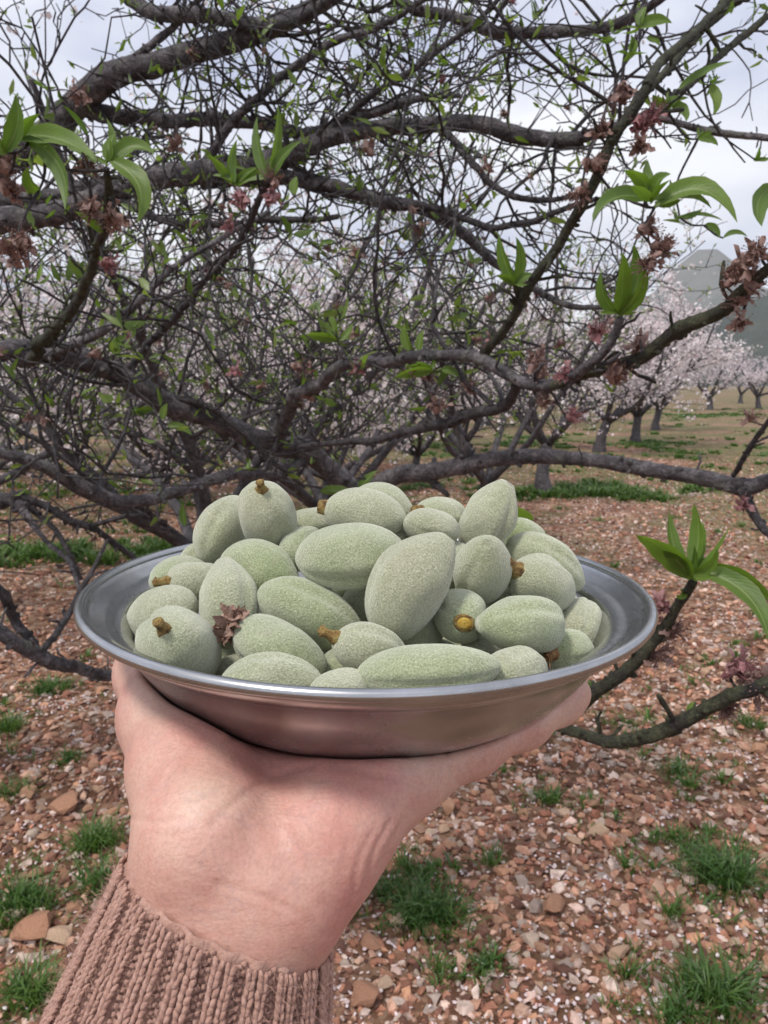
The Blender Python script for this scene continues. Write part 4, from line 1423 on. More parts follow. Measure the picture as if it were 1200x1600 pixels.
ALMONDS = [  # kind of place, centre, axis from stem to tip, length mm, width mm
    ('left',-0.0794,0.2527,1.4191,-0.855,0.363,-0.370,28.7,19.2),
    ('stemtop',-0.0639,0.2247,1.4164,0.074,0.786,-0.613,36.9,24.6),
    ('pear',-0.0549,0.2498,1.4244,-0.143,0.542,0.828,31.1,20.8),
    ('behindstem',-0.0702,0.2744,1.4249,0.841,0.516,-0.164,24.8,16.5),
    ('sliverback',-0.0825,0.2882,1.4235,0.630,0.776,0.036,24.7,16.4),
    ('leftup',-0.0686,0.3061,1.4394,0.355,0.594,0.722,30.8,20.5),
    ('tallstem',-0.0470,0.2905,1.4463,-0.011,0.643,-0.766,34.7,23.1),
    ('slant',-0.0463,0.2682,1.4308,0.892,-0.339,-0.299,30.9,20.6),
    ('greenslant',-0.0254,0.2464,1.4210,0.894,-0.075,-0.441,37.9,20.5),
    ('calyx',-0.0335,0.2252,1.4163,0.906,-0.072,-0.416,30.0,18.5),
    ('frontleft',-0.0341,0.2072,1.4118,0.996,0.015,0.086,29.7,16.5),
    ('backleft',-0.0294,0.3095,1.4403,0.838,0.542,0.063,25.0,16.7),
    ('topstem',-0.0073,0.2793,1.4508,0.988,-0.040,-0.147,30.1,17.8),
    ('topback',-0.0004,0.3001,1.4502,0.948,-0.045,-0.317,25.9,16.6),
    ('bigmid',-0.0118,0.2519,1.4406,0.998,0.010,0.063,36.4,23.8),
    ('bigpear',0.0091,0.2357,1.4340,0.530,0.143,0.836,38.1,23.7),
    ('backstem',0.0241,0.3013,1.4464,0.787,0.588,-0.189,24.8,16.5),
    ('backdark',0.0187,0.2794,1.4451,0.749,0.592,-0.298,24.8,16.5),
    ('cone',0.0419,0.2922,1.4466,0.436,-0.163,0.885,31.8,21.2),
    ('rightback',0.0628,0.3183,1.4323,0.625,0.620,-0.474,25.4,17.0),
    ('roundpoint',0.0359,0.2599,1.4336,-0.020,-0.633,0.774,31.3,20.9),
    ('curved',0.0657,0.2910,1.4285,0.854,-0.077,-0.515,33.2,19.7),
    ('rstem',0.0594,0.2660,1.4255,0.734,0.435,-0.522,29.4,19.6),
    ('scar',0.0269,0.2470,1.4206,0.025,0.993,-0.116,27.5,18.3),
    ('rpoint',0.0452,0.2327,1.4218,-0.942,-0.309,0.130,29.4,19.6),
    ('rlow',0.0635,0.2455,1.4082,0.563,0.806,-0.185,24.3,16.2),
    ('rsliver',0.0702,0.2872,1.4109,0.312,0.855,-0.415,24.7,16.5),
    ('front',0.0130,0.2034,1.4176,0.998,0.014,0.055,39.6,16.8),
    ('fstem',-0.0040,0.2200,1.4171,0.876,0.178,-0.447,24.7,16.5),
    ('frgreen',0.0403,0.2161,1.4105,0.819,0.572,0.047,24.8,16.5),
    ('ftiny',-0.0123,0.2010,1.4106,0.519,0.839,-0.166,24.8,16.6),
    ('under1',-0.0120,0.2375,1.4040,0.704,0.698,0.131,24.8,16.5),
    ('under2',-0.0074,0.2672,1.4189,0.360,0.801,0.478,25.3,16.9),
    ('under3',-0.0322,0.2856,1.4351,0.424,0.903,0.070,25.3,16.8),
    ('under4',-0.0485,0.2436,1.4018,0.656,0.701,0.280,24.8,16.5),
    ('under5',0.0374,0.2479,1.4048,0.738,0.593,-0.322,24.7,16.5),
    ('under6',0.0123,0.2515,1.4129,0.550,0.822,-0.147,24.8,16.5),
    ('under7',-0.0763,0.3133,1.4241,0.741,0.665,-0.092,25.2,16.8),
    ('under8',0.0250,0.2782,1.4305,0.465,0.859,0.215,26.0,17.3),
    ('under9',0.0743,0.2677,1.4107,0.290,0.898,0.330,24.6,16.4),
    ('under10',0.0070,0.2876,1.4378,0.592,0.802,0.085,25.3,16.9),
    ('under12',-0.0184,0.2790,1.4215,0.548,0.817,0.179,24.8,16.6),
    ('under11',0.0482,0.2787,1.4194,0.406,0.845,0.348,24.8,16.5),
    ('hidden',-0.0001,0.2783,1.3953,0.986,0.150,0.076,34.0,22.0),
    ('hidden',-0.0199,0.2955,1.3953,-0.987,-0.010,-0.163,34.0,22.0),
    ('hidden',-0.0052,0.2560,1.3953,-0.899,0.405,-0.165,34.0,22.0),
    ('hidden',0.0138,0.3071,1.3953,0.680,0.715,-0.165,34.0,22.0),
    ('hidden',-0.0318,0.2703,1.3953,0.264,-0.950,-0.165,34.0,22.0),
    ('hidden',0.0217,0.2589,1.3952,-0.195,0.978,0.075,34.0,22.0),
    ('hidden',-0.0139,0.3162,1.3953,0.950,-0.304,0.073,34.0,22.0),
    ('hidden',-0.0325,0.2368,1.3953,0.467,0.875,-0.123,34.0,22.0),
    ('hidden',0.0308,0.2896,1.3953,-0.071,0.995,0.073,34.0,22.0),
    ('hidden',-0.0512,0.2893,1.3953,-0.547,-0.833,0.080,34.0,22.0),
    ('hidden',0.0139,0.2324,1.3953,-0.923,0.362,-0.131,34.0,22.0),
    ('hidden',0.0089,0.3301,1.3974,0.990,-0.105,0.097,34.0,22.0),
    ('hidden',-0.0567,0.2627,1.3964,-0.900,0.352,0.258,34.0,22.0),
    ('hidden',0.0476,0.2678,1.3968,-0.844,-0.429,-0.322,34.0,22.0),
    ('hidden',-0.0442,0.3208,1.3980,-0.610,-0.768,-0.195,34.0,22.0),
    ('hidden',-0.0103,0.2179,1.3974,0.961,0.238,-0.140,34.0,22.0),
    ('hidden',0.0402,0.3143,1.3982,-0.681,0.730,0.059,34.0,22.0),
]
A_LABEL = {
    'left': 'green almond lying against the left wall of the plate',
    'stemtop': 'round green almond with a short brown stem standing up, beside the plate rim',
    'pear': 'pear shaped green almond with narrow tip up, behind the stemmed round one',
    'behindstem': 'green almond with a green and brown stem tucked behind the pear shaped one',
    'sliverback': 'green almond mostly hidden between heap and left rim',
    'leftup': 'plain smooth green almond leaning beside the upright ribbed one',
    'tallstem': 'upright ribbed green almond with a brown stub on top of the heap',
    'slant': 'green almond slanting in front of the upright ribbed one',
    'greenslant': 'bright green almond lying aslant below the big central one',
    'calyx': 'green almond with dried brown flower remains at its stem end',
    'frontleft': 'green almond half sunk behind the front rim, below the dried flower one',
    'backleft': 'green almond behind the upright ribbed one at the back of the heap',
    'topstem': 'green almond with a cut green stem end, high on the heap',
    'topback': 'green almond at the very top behind the one with a cut green end',
    'bigmid': 'big plump green almond lying across the middle of the heap',
    'bigpear': 'biggest pear shaped green almond with brown stem pointing down',
    'backstem': 'green almond with a round brown stub at the back of the heap',
    'backdark': 'small brownish edged green almond above the biggest pear shaped one',
    'cone': 'tall cone shaped green almond with its point up at the back',
    'rightback': 'green almond behind the tall cone shaped one near the back rim',
    'roundpoint': 'round grey green almond with a blunt point up in the middle right',
    'curved': 'curved green almond above the one with a yellow brown stem',
    'rstem': 'green almond with a thick yellow brown stem sticking out sideways',
    'scar': 'small green almond showing a yellow oval stem scar',
    'rpoint': 'green almond with a pointed end lying on the right of the heap',
    'rlow': 'green almond with dry stem threads at the right wall of the plate',
    'rsliver': 'green almond barely showing behind the right side of the heap',
    'front': 'long green almond lying lengthwise at the front rim',
    'fstem': 'green almond with short brown stem behind the long front one',
    'frgreen': 'green almond sunk behind the front rim, right of the long one',
    'ftiny': 'green almond of which only the top shows over the front rim',
    'under1': 'shaded green almond between the dried flower one and the long front one',
    'under2': 'shaded green almond in the gap below the big central one',
    'under3': 'green almond peeping out between the slanting and the big central one',
    'under4': 'shaded green almond beneath the one with dried flower remains',
    'under5': 'shaded green almond under the pointed right one',
    'under6': 'shaded green almond beneath the biggest pear shaped one',
    'under7': 'green almond behind the plain smooth one at the left back wall',
    'under8': 'green almond in the gap left of the round grey green one',
    'under12': 'shaded green almond in the gap left of the big central one',
    'under10': 'green almond deep behind the biggest pear shaped one',
    'under11': 'shaded green almond under the one with a thick yellow brown stem',
    'under9': 'green almond squeezed between the right wall and the pointed one',
}
STEMS = {'stemtop': 'stub', 'behindstem': 'stub', 'tallstem': 'stub', 'calyx': 'calyx', 'topstem': 'cut', 'bigpear': 'small', 'backstem': 'cut', 'rstem': 'thick', 'scar': 'scar', 'rlow': 'dry', 'fstem': 'stub'}


def almond_mesh(L, W, seed, ribbed=0.0, point=0.0):
    r = np.random.default_rng(seed)
    nu, nv = 36, 40
    s = (1 - np.cos(np.linspace(0, math.pi, nu))) / 2
    egg = r.uniform(.86, 1.06)
    sw = s ** egg
    rad = (1 - np.abs(2 * sw - 1) ** 2.25) ** .5
    tip = np.clip((s - .62) / .38, 0, 1)
    rad *= 1 - (.10 + .30 * point) * tip ** 1.2 * (1 - .35 * tip)
    s = s + .035 * point * np.clip((s - .9) / .1, 0, 1) ** 2
    rad *= 1 - .10 * np.exp(-(s / .08) ** 2)
    th = np.arange(nv) * 2 * math.pi / nv
    flat = r.uniform(.86, .96)
    S, TH = np.meshgrid(s, th, indexing='ij')
    d = np.angle(np.exp(1j * (TH - .3)))
    groove = -r.uniform(.05, .12) * np.exp(-(d / .13) ** 2) + .04 * np.exp(-((np.abs(d) - .36) / .2) ** 2)
    lum = sum(r.normal(0, .012) * np.cos(k * TH + r.uniform(0, 6.28)) * np.sin(math.pi * S * q + r.uniform(0, 3)) for k in (1, 2, 3, 4) for q in (1, 2, 3))
    lum = lum + ribbed * .02 * np.cos(7 * TH)
    rr = rad[:, None] * W / 2 * (1 + groove * np.sin(math.pi * S) ** .5 + lum)
    bowv = r.uniform(.02, .07) * L * (1 - (2 * S - 1) ** 2)
    v = np.stack([(S - .5) * L, rr * np.cos(TH) + bowv - bowv.mean(), rr * np.sin(TH) * flat], -1)
    v = v.reshape(-1, 3)
    i, j = np.meshgrid(np.arange(nu - 1), np.arange(nv), indexing='ij')
    k = (j + 1) % nv
    return mesh_from('hull', v, np.stack([i * nv + j, i * nv + k, (i + 1) * nv + k, (i + 1) * nv + j], -1).reshape(-1, 4))


def stem_parts(root, kind, L, W, seed):
    r = np.random.default_rng(seed + 500)
    g = Geo()
    x0 = -L / 2
    if kind in ('stub', 'small', 'thick', 'dry', 'calyx'):
        ln = {'stub': .0046, 'small': .0032, 'thick': .0062, 'dry': .0042, 'calyx': .0042}[kind]
        rr = {'stub': .0016, 'small': .0014, 'thick': .0024, 'dry': .0016, 'calyx': .0017}[kind]
        P = np.array([[x0 + .0025, 0, 0], [x0 + .0004, 0, 0], [x0 - ln * .3, .0002, 0], [x0 - ln * .7, .0004, .0003], [x0 - ln, .0002, .0004]])
        g.tube(P, np.array([1.7, 1.6, 1.0, .92, 1.12]) * rr, 9, True, None, .09)
        link('stem', g.mesh('stem'), M_STEM if kind != 'dry' else M_STEM_DRY, root)
        if kind == 'dry':
            g = Geo()
            for _ in range(7):
                d = np.array([-1, r.normal(0, .35), r.normal(0, .35)])
                p = np.array([x0 - ln * .8, 0, 0])
                g.tube([p, p + d * .003, p + d * .0065 + r.normal(0, .0006, 3)], [.0004, .0003, .0002], 4)
            link('stem_threads', g.mesh('stem_threads'), M_STEM_DRY, root)
        if kind == 'calyx':
            g = Geo()
            for _ in range(46):
                a_ = r.uniform(0, 6.28)
                o_ = np.array([r.normal(-.15, .5), math.cos(a_), math.sin(a_)])
                p = np.array([x0 - .001, 0, 0]) + o_ * .0020
                sd = unit(np.cross(o_, r.normal(size=3)))
                rows, q = [], p
                for s in range(4):
                    ww = (.0012, .0018, .0014, .0004)[s] * 1.1
                    rows += [q - sd * ww, q + r.normal(0, .0005, 3), q + sd * ww]
                    q = q + unit(o_ + r.normal(0, .7, 3)) * .0020
                i, j = np.meshgrid(np.arange(3), np.arange(2), indexing='ij')
                a0 = (i * 3 + j).ravel()
                g.add(np.array(rows), np.stack([a0, a0 + 1, a0 + 4, a0 + 3], -1))
            link('dried_calyx', g.mesh('dried_calyx'), M_CALYX, root)
    else:
        rr = .0023 if kind == 'scar' else .0023
        h = .0002 if kind == 'scar' else .0022
        v, q = lathe(np.array([(rr * 1.45, -.0030), (rr * 1.35, -.0004), (rr * 1.12, h + .0003), (rr * .92, h), (.0002, h - .0004)]), 18)
        v = np.stack([x0 - v[:, 2] + .0004, v[:, 0] * (1.2 if kind == 'scar' else 1), v[:, 1]], -1)
        g.add(v, q)
        link('stem_ring', g.mesh('stem_ring'), M_STEM, root)
        g = Geo()
        v, q = lathe(np.array([(rr * .98, h - .0004), (rr * .7, h + .0005), (.0002, h + .0004)]), 16)
        v = np.stack([x0 - v[:, 2] + .0003, v[:, 0] * (1.2 if kind == 'scar' else 1), v[:, 1]], -1)
        g.add(v, q)
        link('stem_scar', g.mesh('stem_scar'), M_SCAR if kind == 'scar' else M_STEM, root)


for k, (kind, x, y, z, ax, ay, az, Lm, Wm) in enumerate(ALMONDS):
    L, W = Lm / 1000 * 1.07, Wm / 1000 * 1.05
    X = Vector((ax, ay, az)).normalized()
    ref = Vector((0, -.3, 1)) if abs(X.z) < .9 else Vector((1, 0, 0))
    Y = ref.cross(X).normalized()
    mat = Matrix((X, Y, X.cross(Y))).transposed()
    roll = Matrix.Rotation({'slant': .3, 'greenslant': 1.2, 'rpoint': -.6, 'curved': .9, 'bigpear': 2.4, 'bigmid': 1.4, 'front': 2.6, 'cone': 2.8}.get(kind, random.uniform(0, 6.28)), 3, 'X')
    to_cam = (mat.transposed() @ (Vector(CAM) - Vector((x, y, z))))
    if random.random() < .7:                  # most show their seam
        roll = Matrix.Rotation(math.atan2(to_cam.z, to_cam.y) - .3 + random.choice((-1, 1)) * random.uniform(.3, 1.1), 3, 'X')
    M4 = Matrix.Translation((x, y, z)) @ (mat @ roll).to_4x4()
    me = almond_mesh(L, W, 300 + k, 1.0 if kind == 'tallstem' else .25, {'pear': 1.0, 'cone': .9, 'rpoint': .8, 'roundpoint': .9, 'bigpear': .6, 'slant': .7}.get(kind, random.uniform(.1, .7)))
    lab = A_LABEL.get(kind, 'shaded green almond buried deep under the heap on the plate bottom')
    if kind in STEMS:
        root = link('green_almond', None, label=lab, cat='almond', group='fuzzy green almonds heaped on the plate')
        root.matrix_world = M4
        link('hull', me, M_FUZZ, root)
        stem_parts(root, STEMS[kind], L, W, k)
    else:
        o = link('green_almond', me, M_FUZZ, label=lab, cat='almond', group='fuzzy green almonds heaped on the plate')
        o.matrix_world = M4


# ------------------------------------------------------------------ the hand
def surface_nets(sdf, org, h):
    nx, ny, nz = sdf.shape
    cx, cy, cz = nx - 1, ny - 1, nz - 1
    ncell = cx * cy * cz
    acc = np.zeros((ncell, 3))
    cnt = np.zeros(ncell)
    inside = sdf < 0
    faces = []
    for ax in range(3):
        sl0 = [slice(None)] * 3
        sl1 = [slice(None)] * 3
        sl0[ax] = slice(0, -1)
        sl1[ax] = slice(1, None)
        a, b = sdf[tuple(sl0)], sdf[tuple(sl1)]
        ch = inside[tuple(sl0)] != inside[tuple(sl1)]
        idx = np.argwhere(ch)
        keep = np.ones(len(idx), bool)
        for o in range(3):
            if o != ax:
                keep &= (idx[:, o] > 0) & (idx[:, o] < sdf.shape[o] - 1)
        idx = idx[keep]
        ii = tuple(idx.T)
        t = a[ii] / (a[ii] - b[ii])
        pos = idx.astype(float)
        pos[:, ax] += t
        o1, o2 = (ax + 1) % 3, (ax + 2) % 3
        cells = []
        for (d1, d2) in ((0, 0), (1, 0), (1, 1), (0, 1)):
            c = idx.copy()
            c[:, o1] -= d1
            c[:, o2] -= d2
            fl = (c[:, 0] * cy + c[:, 1]) * cz + c[:, 2]
            cells.append(fl)
            for d in range(3):
                acc[:, d] += np.bincount(fl, pos[:, d], ncell)
            cnt += np.bincount(fl, minlength=ncell)
        q = np.stack(cells, -1)
        flip = inside[tuple(sl0)][ii]
        q[~flip] = q[~flip][:, ::-1]
        faces.append(q)
    faces = np.vstack(faces)
    used = np.nonzero(cnt > 0)[0]
    remap = np.full(ncell, -1)
    remap[used] = np.arange(len(used))
    v = acc[used] / cnt[used][:, None] * h + org
    return v, remap[faces][:, ::-1]


E_LAT = .907 * RT - .42 * UP                  # across the wrist, as the cuff lies
E_AX = unit(.22 * RT + .93 * UP + .06 * FW)   # up the forearm
WC = at(358, 1415, .209)                      # middle of the wrist


def build_hand():
    h = .0011
    lo = np.array([-.128, .105, 1.245])
    hi = np.array([.100, .365, 1.428])
    dim = np.ceil((hi - lo) / h).astype(int)
    sdf = np.full(dim, .03, np.float32)
    gx, gy, gzv = (lo[k] + np.arange(dim[k]) * h for k in range(3))

    def cone(p, rp, q, rq, kk):
        p, q = np.asarray(p), np.asarray(q)
        mn = np.minimum(p - rp, q - rq) - .028
        mx = np.maximum(p + rp, q + rq) + .028
        i0 = np.clip(((mn - lo) / h).astype(int), 0, dim)
        i1 = np.clip(((mx - lo) / h).astype(int) + 1, 0, dim)
        sl = tuple(slice(i0[k], i1[k]) for k in range(3))
        X, Y, Z = np.meshgrid(gx[sl[0]], gy[sl[1]], gzv[sl[2]], indexing='ij')
        d = q - p
        L2 = d @ d
        t = np.clip(((X - p[0]) * d[0] + (Y - p[1]) * d[1] + (Z - p[2]) * d[2]) / L2, 0, 1)
        dist = np.sqrt((X - p[0] - t * d[0]) ** 2 + (Y - p[1] - t * d[1]) ** 2 + (Z - p[2] - t * d[2]) ** 2) - (rp + (rq - rp) * t)
        s = sdf[sl]
        hh = np.clip(.5 + .5 * (s - dist) / kk, 0, 1)
        sdf[sl] = s * (1 - hh) + dist * hh - kk * hh * (1 - hh)

    def chain(pts, kk):
        for (a, ra), (b, rb) in zip(pts[:-1], pts[1:]):
            cone(a, ra, b, rb, kk)

    def rel(x, y, z):
        return np.array([x, y, 1.4948 + z])

    wl, wr = WC - E_LAT * .0098, WC + E_LAT * .0092
    arm = E_AX * .055
    # forearm and wrist
    chain([(wl - arm - E_LAT * .002, .0200), (wl, .0160)], .006)
    chain([(wr - arm + E_LAT * .002, .0205), (wr, .0172)], .008)
    chain([(WC - arm, .021), (WC, .0180)], .008)
    # thumb side: heel, base, thumb
    chain([(wl, .0160), (at(322, 1310, .206), .0158), (at(293, 1200, .226), .0154), (at(264, 1120, .250), .0144), (at(241, 1052, .278), .0122), (at(240, 992, .305), .0105)], .012)
    # little finger side
    chain([(wr, .0170), (at(442, 1385, .208), .0168), (at(526, 1292, .215), .0148), (at(600, 1226, .224), .0124)], .012)
    # palm
    pc = at(450, 1248, .238)
    chain([(WC, .0175), (at(400, 1340, .219), .0155), (pc, .0140)], .009)
    chain([(at(316, 1310, .209), .0145), (pc, .0135)], .010)
    chain([(at(480, 1335, .215), .0150), (at(530, 1238, .229), .0134)], .010)
    chain([(pc, .0145), (at(525, 1236, .230), .0138)], .012)
    I0, M0, R0, L0 = rel(-.036, .276, -.1258), rel(-.014, .264, -.1258), rel(.002, .243, -.1255), at(620, 1214, .226)
    chain([(at(330, 1200, .232), .014), (I0, .0122)], .012)
    chain([(pc, .0145), (M0, .0125)], .012)
    chain([(pc, .0145), (R0, .0122)], .012)
    chain([(at(525, 1236, .230), .0135), (R0, .0122)], .010)
    chain([(I0, .0122), (M0, .0125), (R0, .0122), (L0, .0110)], .008)
    # fingers under the plate, and the little finger along its side
    chain([(I0, .0108), (rel(-.014, .312, -.1222), .0092), (rel(.000, .334, -.1200), .0082), (rel(.008, .348, -.1170), .0072)], .004)
    chain([(M0, .0110), (rel(.022, .294, -.1222), .0094), (rel(.043, .314, -.1198), .0084), (rel(.056, .326, -.1150), .0074)], .004)
    chain([(R0, .0106), (rel(.034, .266, -.1220), .0090), (rel(.056, .283, -.1180), .0080), (rel(.068, .294, -.1110), .0070)], .004)
    chain([(at(600, 1226, .224), .0118), (at(652, 1200, .231), .0104), (at(736, 1166, .241), .0088), (at(818, 1128, .253), .0078), (at(872, 1095, .265), .0074), (at(893, 1083, .270), .0070)], .007)
    # pressed flat where it carries the plate
    X, Y, Z = np.meshgrid(gx, gy, gzv, indexing='ij')
    rad = np.hypot(X - PC[0], Y - PC[1])
    order = np.argsort(PROF_OUT[:, 0])
    zo = np.interp(rad, PROF_OUT[order, 0], PROF_OUT[order, 1], right=.05) + PC[2]
    slope = .75
    pl = (zo - Z) * slope - .0002             # > 0 below the plate
    kk = .003
    m = -pl
    hh = np.clip(.5 - .5 * (sdf - m) / kk, 0, 1)
    sdf = sdf * (1 - hh) + m * hh + kk * hh * (1 - hh)
    v, q = surface_nets(sdf, lo, h)
    # smooth, then press the skin creases in along the lines the photo shows
    nv = len(v)
    e = np.vstack([q[:, [0, 1]], q[:, [1, 2]], q[:, [2, 3]], q[:, [3, 0]]])
    for it in range(6):
        s = np.zeros_like(v)
        for d in range(3):
            s[:, d] = np.bincount(e[:, 0], v[e[:, 1], d], nv) + np.bincount(e[:, 1], v[e[:, 0], d], nv)
        c = np.bincount(e[:, 0], minlength=nv) + np.bincount(e[:, 1], minlength=nv)
        v = v + (s / np.maximum(c, 1)[:, None] - v) * (.5 if it % 2 == 0 else -.45)
    fn = np.cross(v[q[:, 2]] - v[q[:, 0]], v[q[:, 3]] - v[q[:, 1]])
    vn = np.zeros_like(v)
    for d in range(3):
        for k in range(4):
            vn[:, d] += np.bincount(q[:, k], fn[:, d], nv)
    vn /= np.linalg.norm(vn, axis=1)[:, None] + 1e-12
    if np.mean(np.einsum('ij,ij->i', vn, v - v.mean(0))) < 0:
        vn, q = -vn, q[:, ::-1]
    px, py, t = project(v)
    front = (np.einsum('ij,ij->i', vn, v - CAM) < 0)
    LINES = [
        ([(698, 1178), (705, 1198), (716, 1224)], 4.5, .0007), ([(688, 1186), (692, 1206)], 3.5, .0004), ([(822, 1112), (832, 1134), (842, 1152)], 4, .00035),
        ([(250, 1240), (280, 1195), (330, 1164), (380, 1150)], 5, .0005), ([(235, 1262), (300, 1246), (350, 1225)], 5, .0004), ([(200, 1276), (240, 1284), (285, 1280)], 5, .0005),
        ([(262, 1215), (300, 1170), (340, 1145)], 4, .0003), ([(330, 1290), (370, 1250), (430, 1212), (490, 1195)], 7, .0006), ([(520, 1195), (600, 1212), (660, 1230)], 8, .0005),
        ([(610, 1282), (584, 1330), (570, 1390)], 5, .0007), ([(588, 1290), (560, 1345), (552, 1400)], 5, .0005), ([(632, 1275), (606, 1325), (590, 1360)], 4, .0004), ([(545, 1310), (535, 1360)], 5, .0003),
        ([(340, 1382), (400, 1398), (462, 1426), (505, 1464)], 6, .0005), ([(300, 1345), (330, 1372), (345, 1400)], 6, .0003), ([(385, 1290), (395, 1330), (420, 1370)], 9, .0004),
        ([(450, 1300), (470, 1350), (500, 1400)], 9, -.0004),
    ]
    disp = np.zeros(nv)
    for pts, w, dep in LINES:
        c = catmull(np.array(pts, float), 10)
        best = np.full(nv, 1e9)
        for (x0, y0), (x1, y1) in zip(c[:-1], c[1:]):
            dx, dy = x1 - x0, y1 - y0
            tt = np.clip(((px - x0) * dx + (py - y0) * dy) / (dx * dx + dy * dy + 1e-9), 0, 1)
            best = np.minimum(best, (px - x0 - tt * dx) ** 2 + (py - y0 - tt * dy) ** 2)
        disp -= .95 * dep * np.exp(-best / w ** 2) - .35 * dep * np.exp(-best / (w * 2.6) ** 2)
    v = v + vn * (disp * front)[:, None]
    return v, q


def skin_mat():
    m, nt, b, out = new_mat('skin')
    co = coords(nt)
    c = ramp(nt, noise(nt, co, 42, 5, .6), [(.28, (.53, .275, .22)), (.5, (.59, .36, .29)), (.74, (.64, .45, .36))])
    red = ramp(nt, noise(nt, co, 26, 3), [(.46, (0, 0, 0)), (.68, (.75, .75, .75))])
    c = mixc(nt, red, c, (.54, .24, .205))
    veins = ramp(nt, noise(nt, co, 60, 3, .5, 1.2), [(.47, (1, 1, 1)), (.50, (.88, .90, .96)), (.53, (1, 1, 1))])
    c = mixc(nt, .6, c, veins, 'MULTIPLY')
    pores = ramp(nt, noise(nt, co, 900, 3, .6), [(.3, (.86, .82, .80)), (.6, (1.05, 1.04, 1.04))])
    c = mixc(nt, .7, c, pores, 'MULTIPLY')
    nt.links.new(c, b.inputs['Base Color'])
    b.inputs['Roughness'].default_value = .47
    b.inputs['Specular IOR Level'].default_value = .42
    b.inputs['Subsurface Weight'].default_value = .35
    b.inputs['Subsurface Radius'].default_value = (1.0, .35, .2)
    b.inputs['Subsurface Scale'].default_value = .004
    v = N(nt, 'ShaderNodeTexVoronoi', Scale=750.0, feature='DISTANCE_TO_EDGE')
    nt.links.new(co, v.inputs['Vector'])
    p = bump(nt, b, v.outputs['Distance'], .18, .0006)
    mp = N(nt, 'ShaderNodeMapping', Scale=(1.0, 3.2, 2.2), Rotation=(.3, .2, .6))
    nt.links.new(co, mp.inputs['Vector'])
    p = bump(nt, b, noise(nt, mp.outputs[0], 150, 5, .62), .2, .002, p)
    bump(nt, b, noise(nt, co, 60, 3), .15, .004, p)
    return m


person = link('person', None, label='person in a dusty pink ribbed sweater holding the plate up on one open palm', cat='person', loc=tuple(WC - E_AX * .22))
v, q = build_hand()
link('hand', mesh_from('hand', v - np.array(person.location), q), skin_mat(), person)

# ---- knitted sleeve
M_YARN = plain('yarn_dusty_pink', [(.25, (.31, .165, .125)), (.5, (.455, .27, .21)), (.78, (.59, .39, .325))], 520, .95, .9, .0008)
M_YARN.node_tree.nodes['Principled BSDF'].inputs['Sheen Weight'].default_value = .5
M_YARN.node_tree.nodes['Principled BSDF'].inputs['Sheen Tint'].default_value = (.9, .7, .65, 1)
M_YARN.node_tree.nodes['Principled BSDF'].inputs['Specular IOR Level'].default_value = .15
E_N = unit(np.cross(E_LAT, E_AX))
if E_N @ FW > 0:
    E_N = -E_N                                # towards the camera
CUFF = at(358, 1406, .209)
NRIB = 22


def sleeve_pt(phi, s, lift=0.0):
    """phi round the arm, s metres down from the cuff edge"""
    phi, s = np.asarray(phi, float), np.asarray(s, float)
    a = .0312 + .22 * np.clip(s, 0, .05) + .035 * np.clip(s - .05, 0, .3)
    bb = .0262 + .08 * np.clip(s, 0, .05) + .05 * np.clip(s - .05, 0, .3)
    cx, sn = np.cos(phi), np.sin(phi)
    c = CUFF[None] - E_AX[None] * s.reshape(-1, 1)
    c = c - (RT * .14 + np.array([0, .30, 0]))[None] * (np.clip(s - .06, 0, 1) ** 2).reshape(-1, 1) * 4
    nr = np.stack([cx * bb, sn * a], -1)
    nr /= np.linalg.norm(nr, axis=1)[:, None]
    out = E_LAT[None] * nr[:, :1] + E_N[None] * nr[:, 1:]
    return c + E_LAT[None] * (a * cx)[:, None] + E_N[None] * (bb * sn)[:, None] + out * np.asarray(lift).reshape(-1, 1), out


# knitted ground: a corrugated tube, its edge turned in
nphi = NRIB * 10
ph = np.arange(nphi) * 2 * math.pi / nphi
svals = [(.022, -.0052), (.012, -.0042), (.003, -.0036), (.0004, -.0026), (-.0004, -.0012), (.0, -.0002)] + [(x, 0) for x in np.linspace(.0015, .26, 60)]
rows = []
for s, lf in svals:
    corr = .0009 * np.cos(ph * NRIB) - .0010
    rows.append(sleeve_pt(ph, np.full(nphi, s), corr + lf)[0])
v = np.array(rows).reshape(-1, 3)
i, j = np.meshgrid(np.arange(len(svals) - 1), np.arange(nphi), indexing='ij')
k = (j + 1) % nphi
qd = np.stack([i * nphi + j, i * nphi + k, (i + 1) * nphi + k, (i + 1) * nphi + j], -1).reshape(-1, 4)
sleeve = link('sleeve', mesh_from('sleeve', v - np.array(person.location), qd), M_YARN, person)

# stitches: plaited pairs on the ribs, purl bumps in the furrows
TH6 = np.arange(6) * 2 * math.pi / 6


def capsules(A, B, r0, arch, out):
    """fat little yarn loops from A to B (arrays), arched outwards"""
    n = len(A)
    d = B - A
    L = np.linalg.norm(d, axis=1)[:, None]
    d = d / L
    s1 = np.cross(d, out)
    s1 /= np.linalg.norm(s1, axis=1)[:, None]
    s2 = np.cross(s1, d)
    rings = []
    for u, w, ar in ((0, .25, -.6), (.14, .8, 0), (.38, 1.08, .9), (.64, 1.05, 1.0), (.86, .78, .3), (1.0, .25, -.5)):
        c = A + d * L * u + out * (arch * ar)
        for th in TH6:
            rings.append(c + (s1 * math.cos(th) + s2 * math.sin(th)) * (r0 * w))
    v = np.stack(rings, 1)
    i, j = np.meshgrid(np.arange(5), np.arange(6), indexing='ij')
    k = (j + 1) % 6
    q = np.stack([i * 6 + j, i * 6 + k, (i + 1) * 6 + k, (i + 1) * 6 + j], -1).reshape(-1, 4)
    q = (q[None] + (np.arange(n) * 36)[:, None, None]).reshape(-1, 4)
    return v.reshape(-1, 3), q


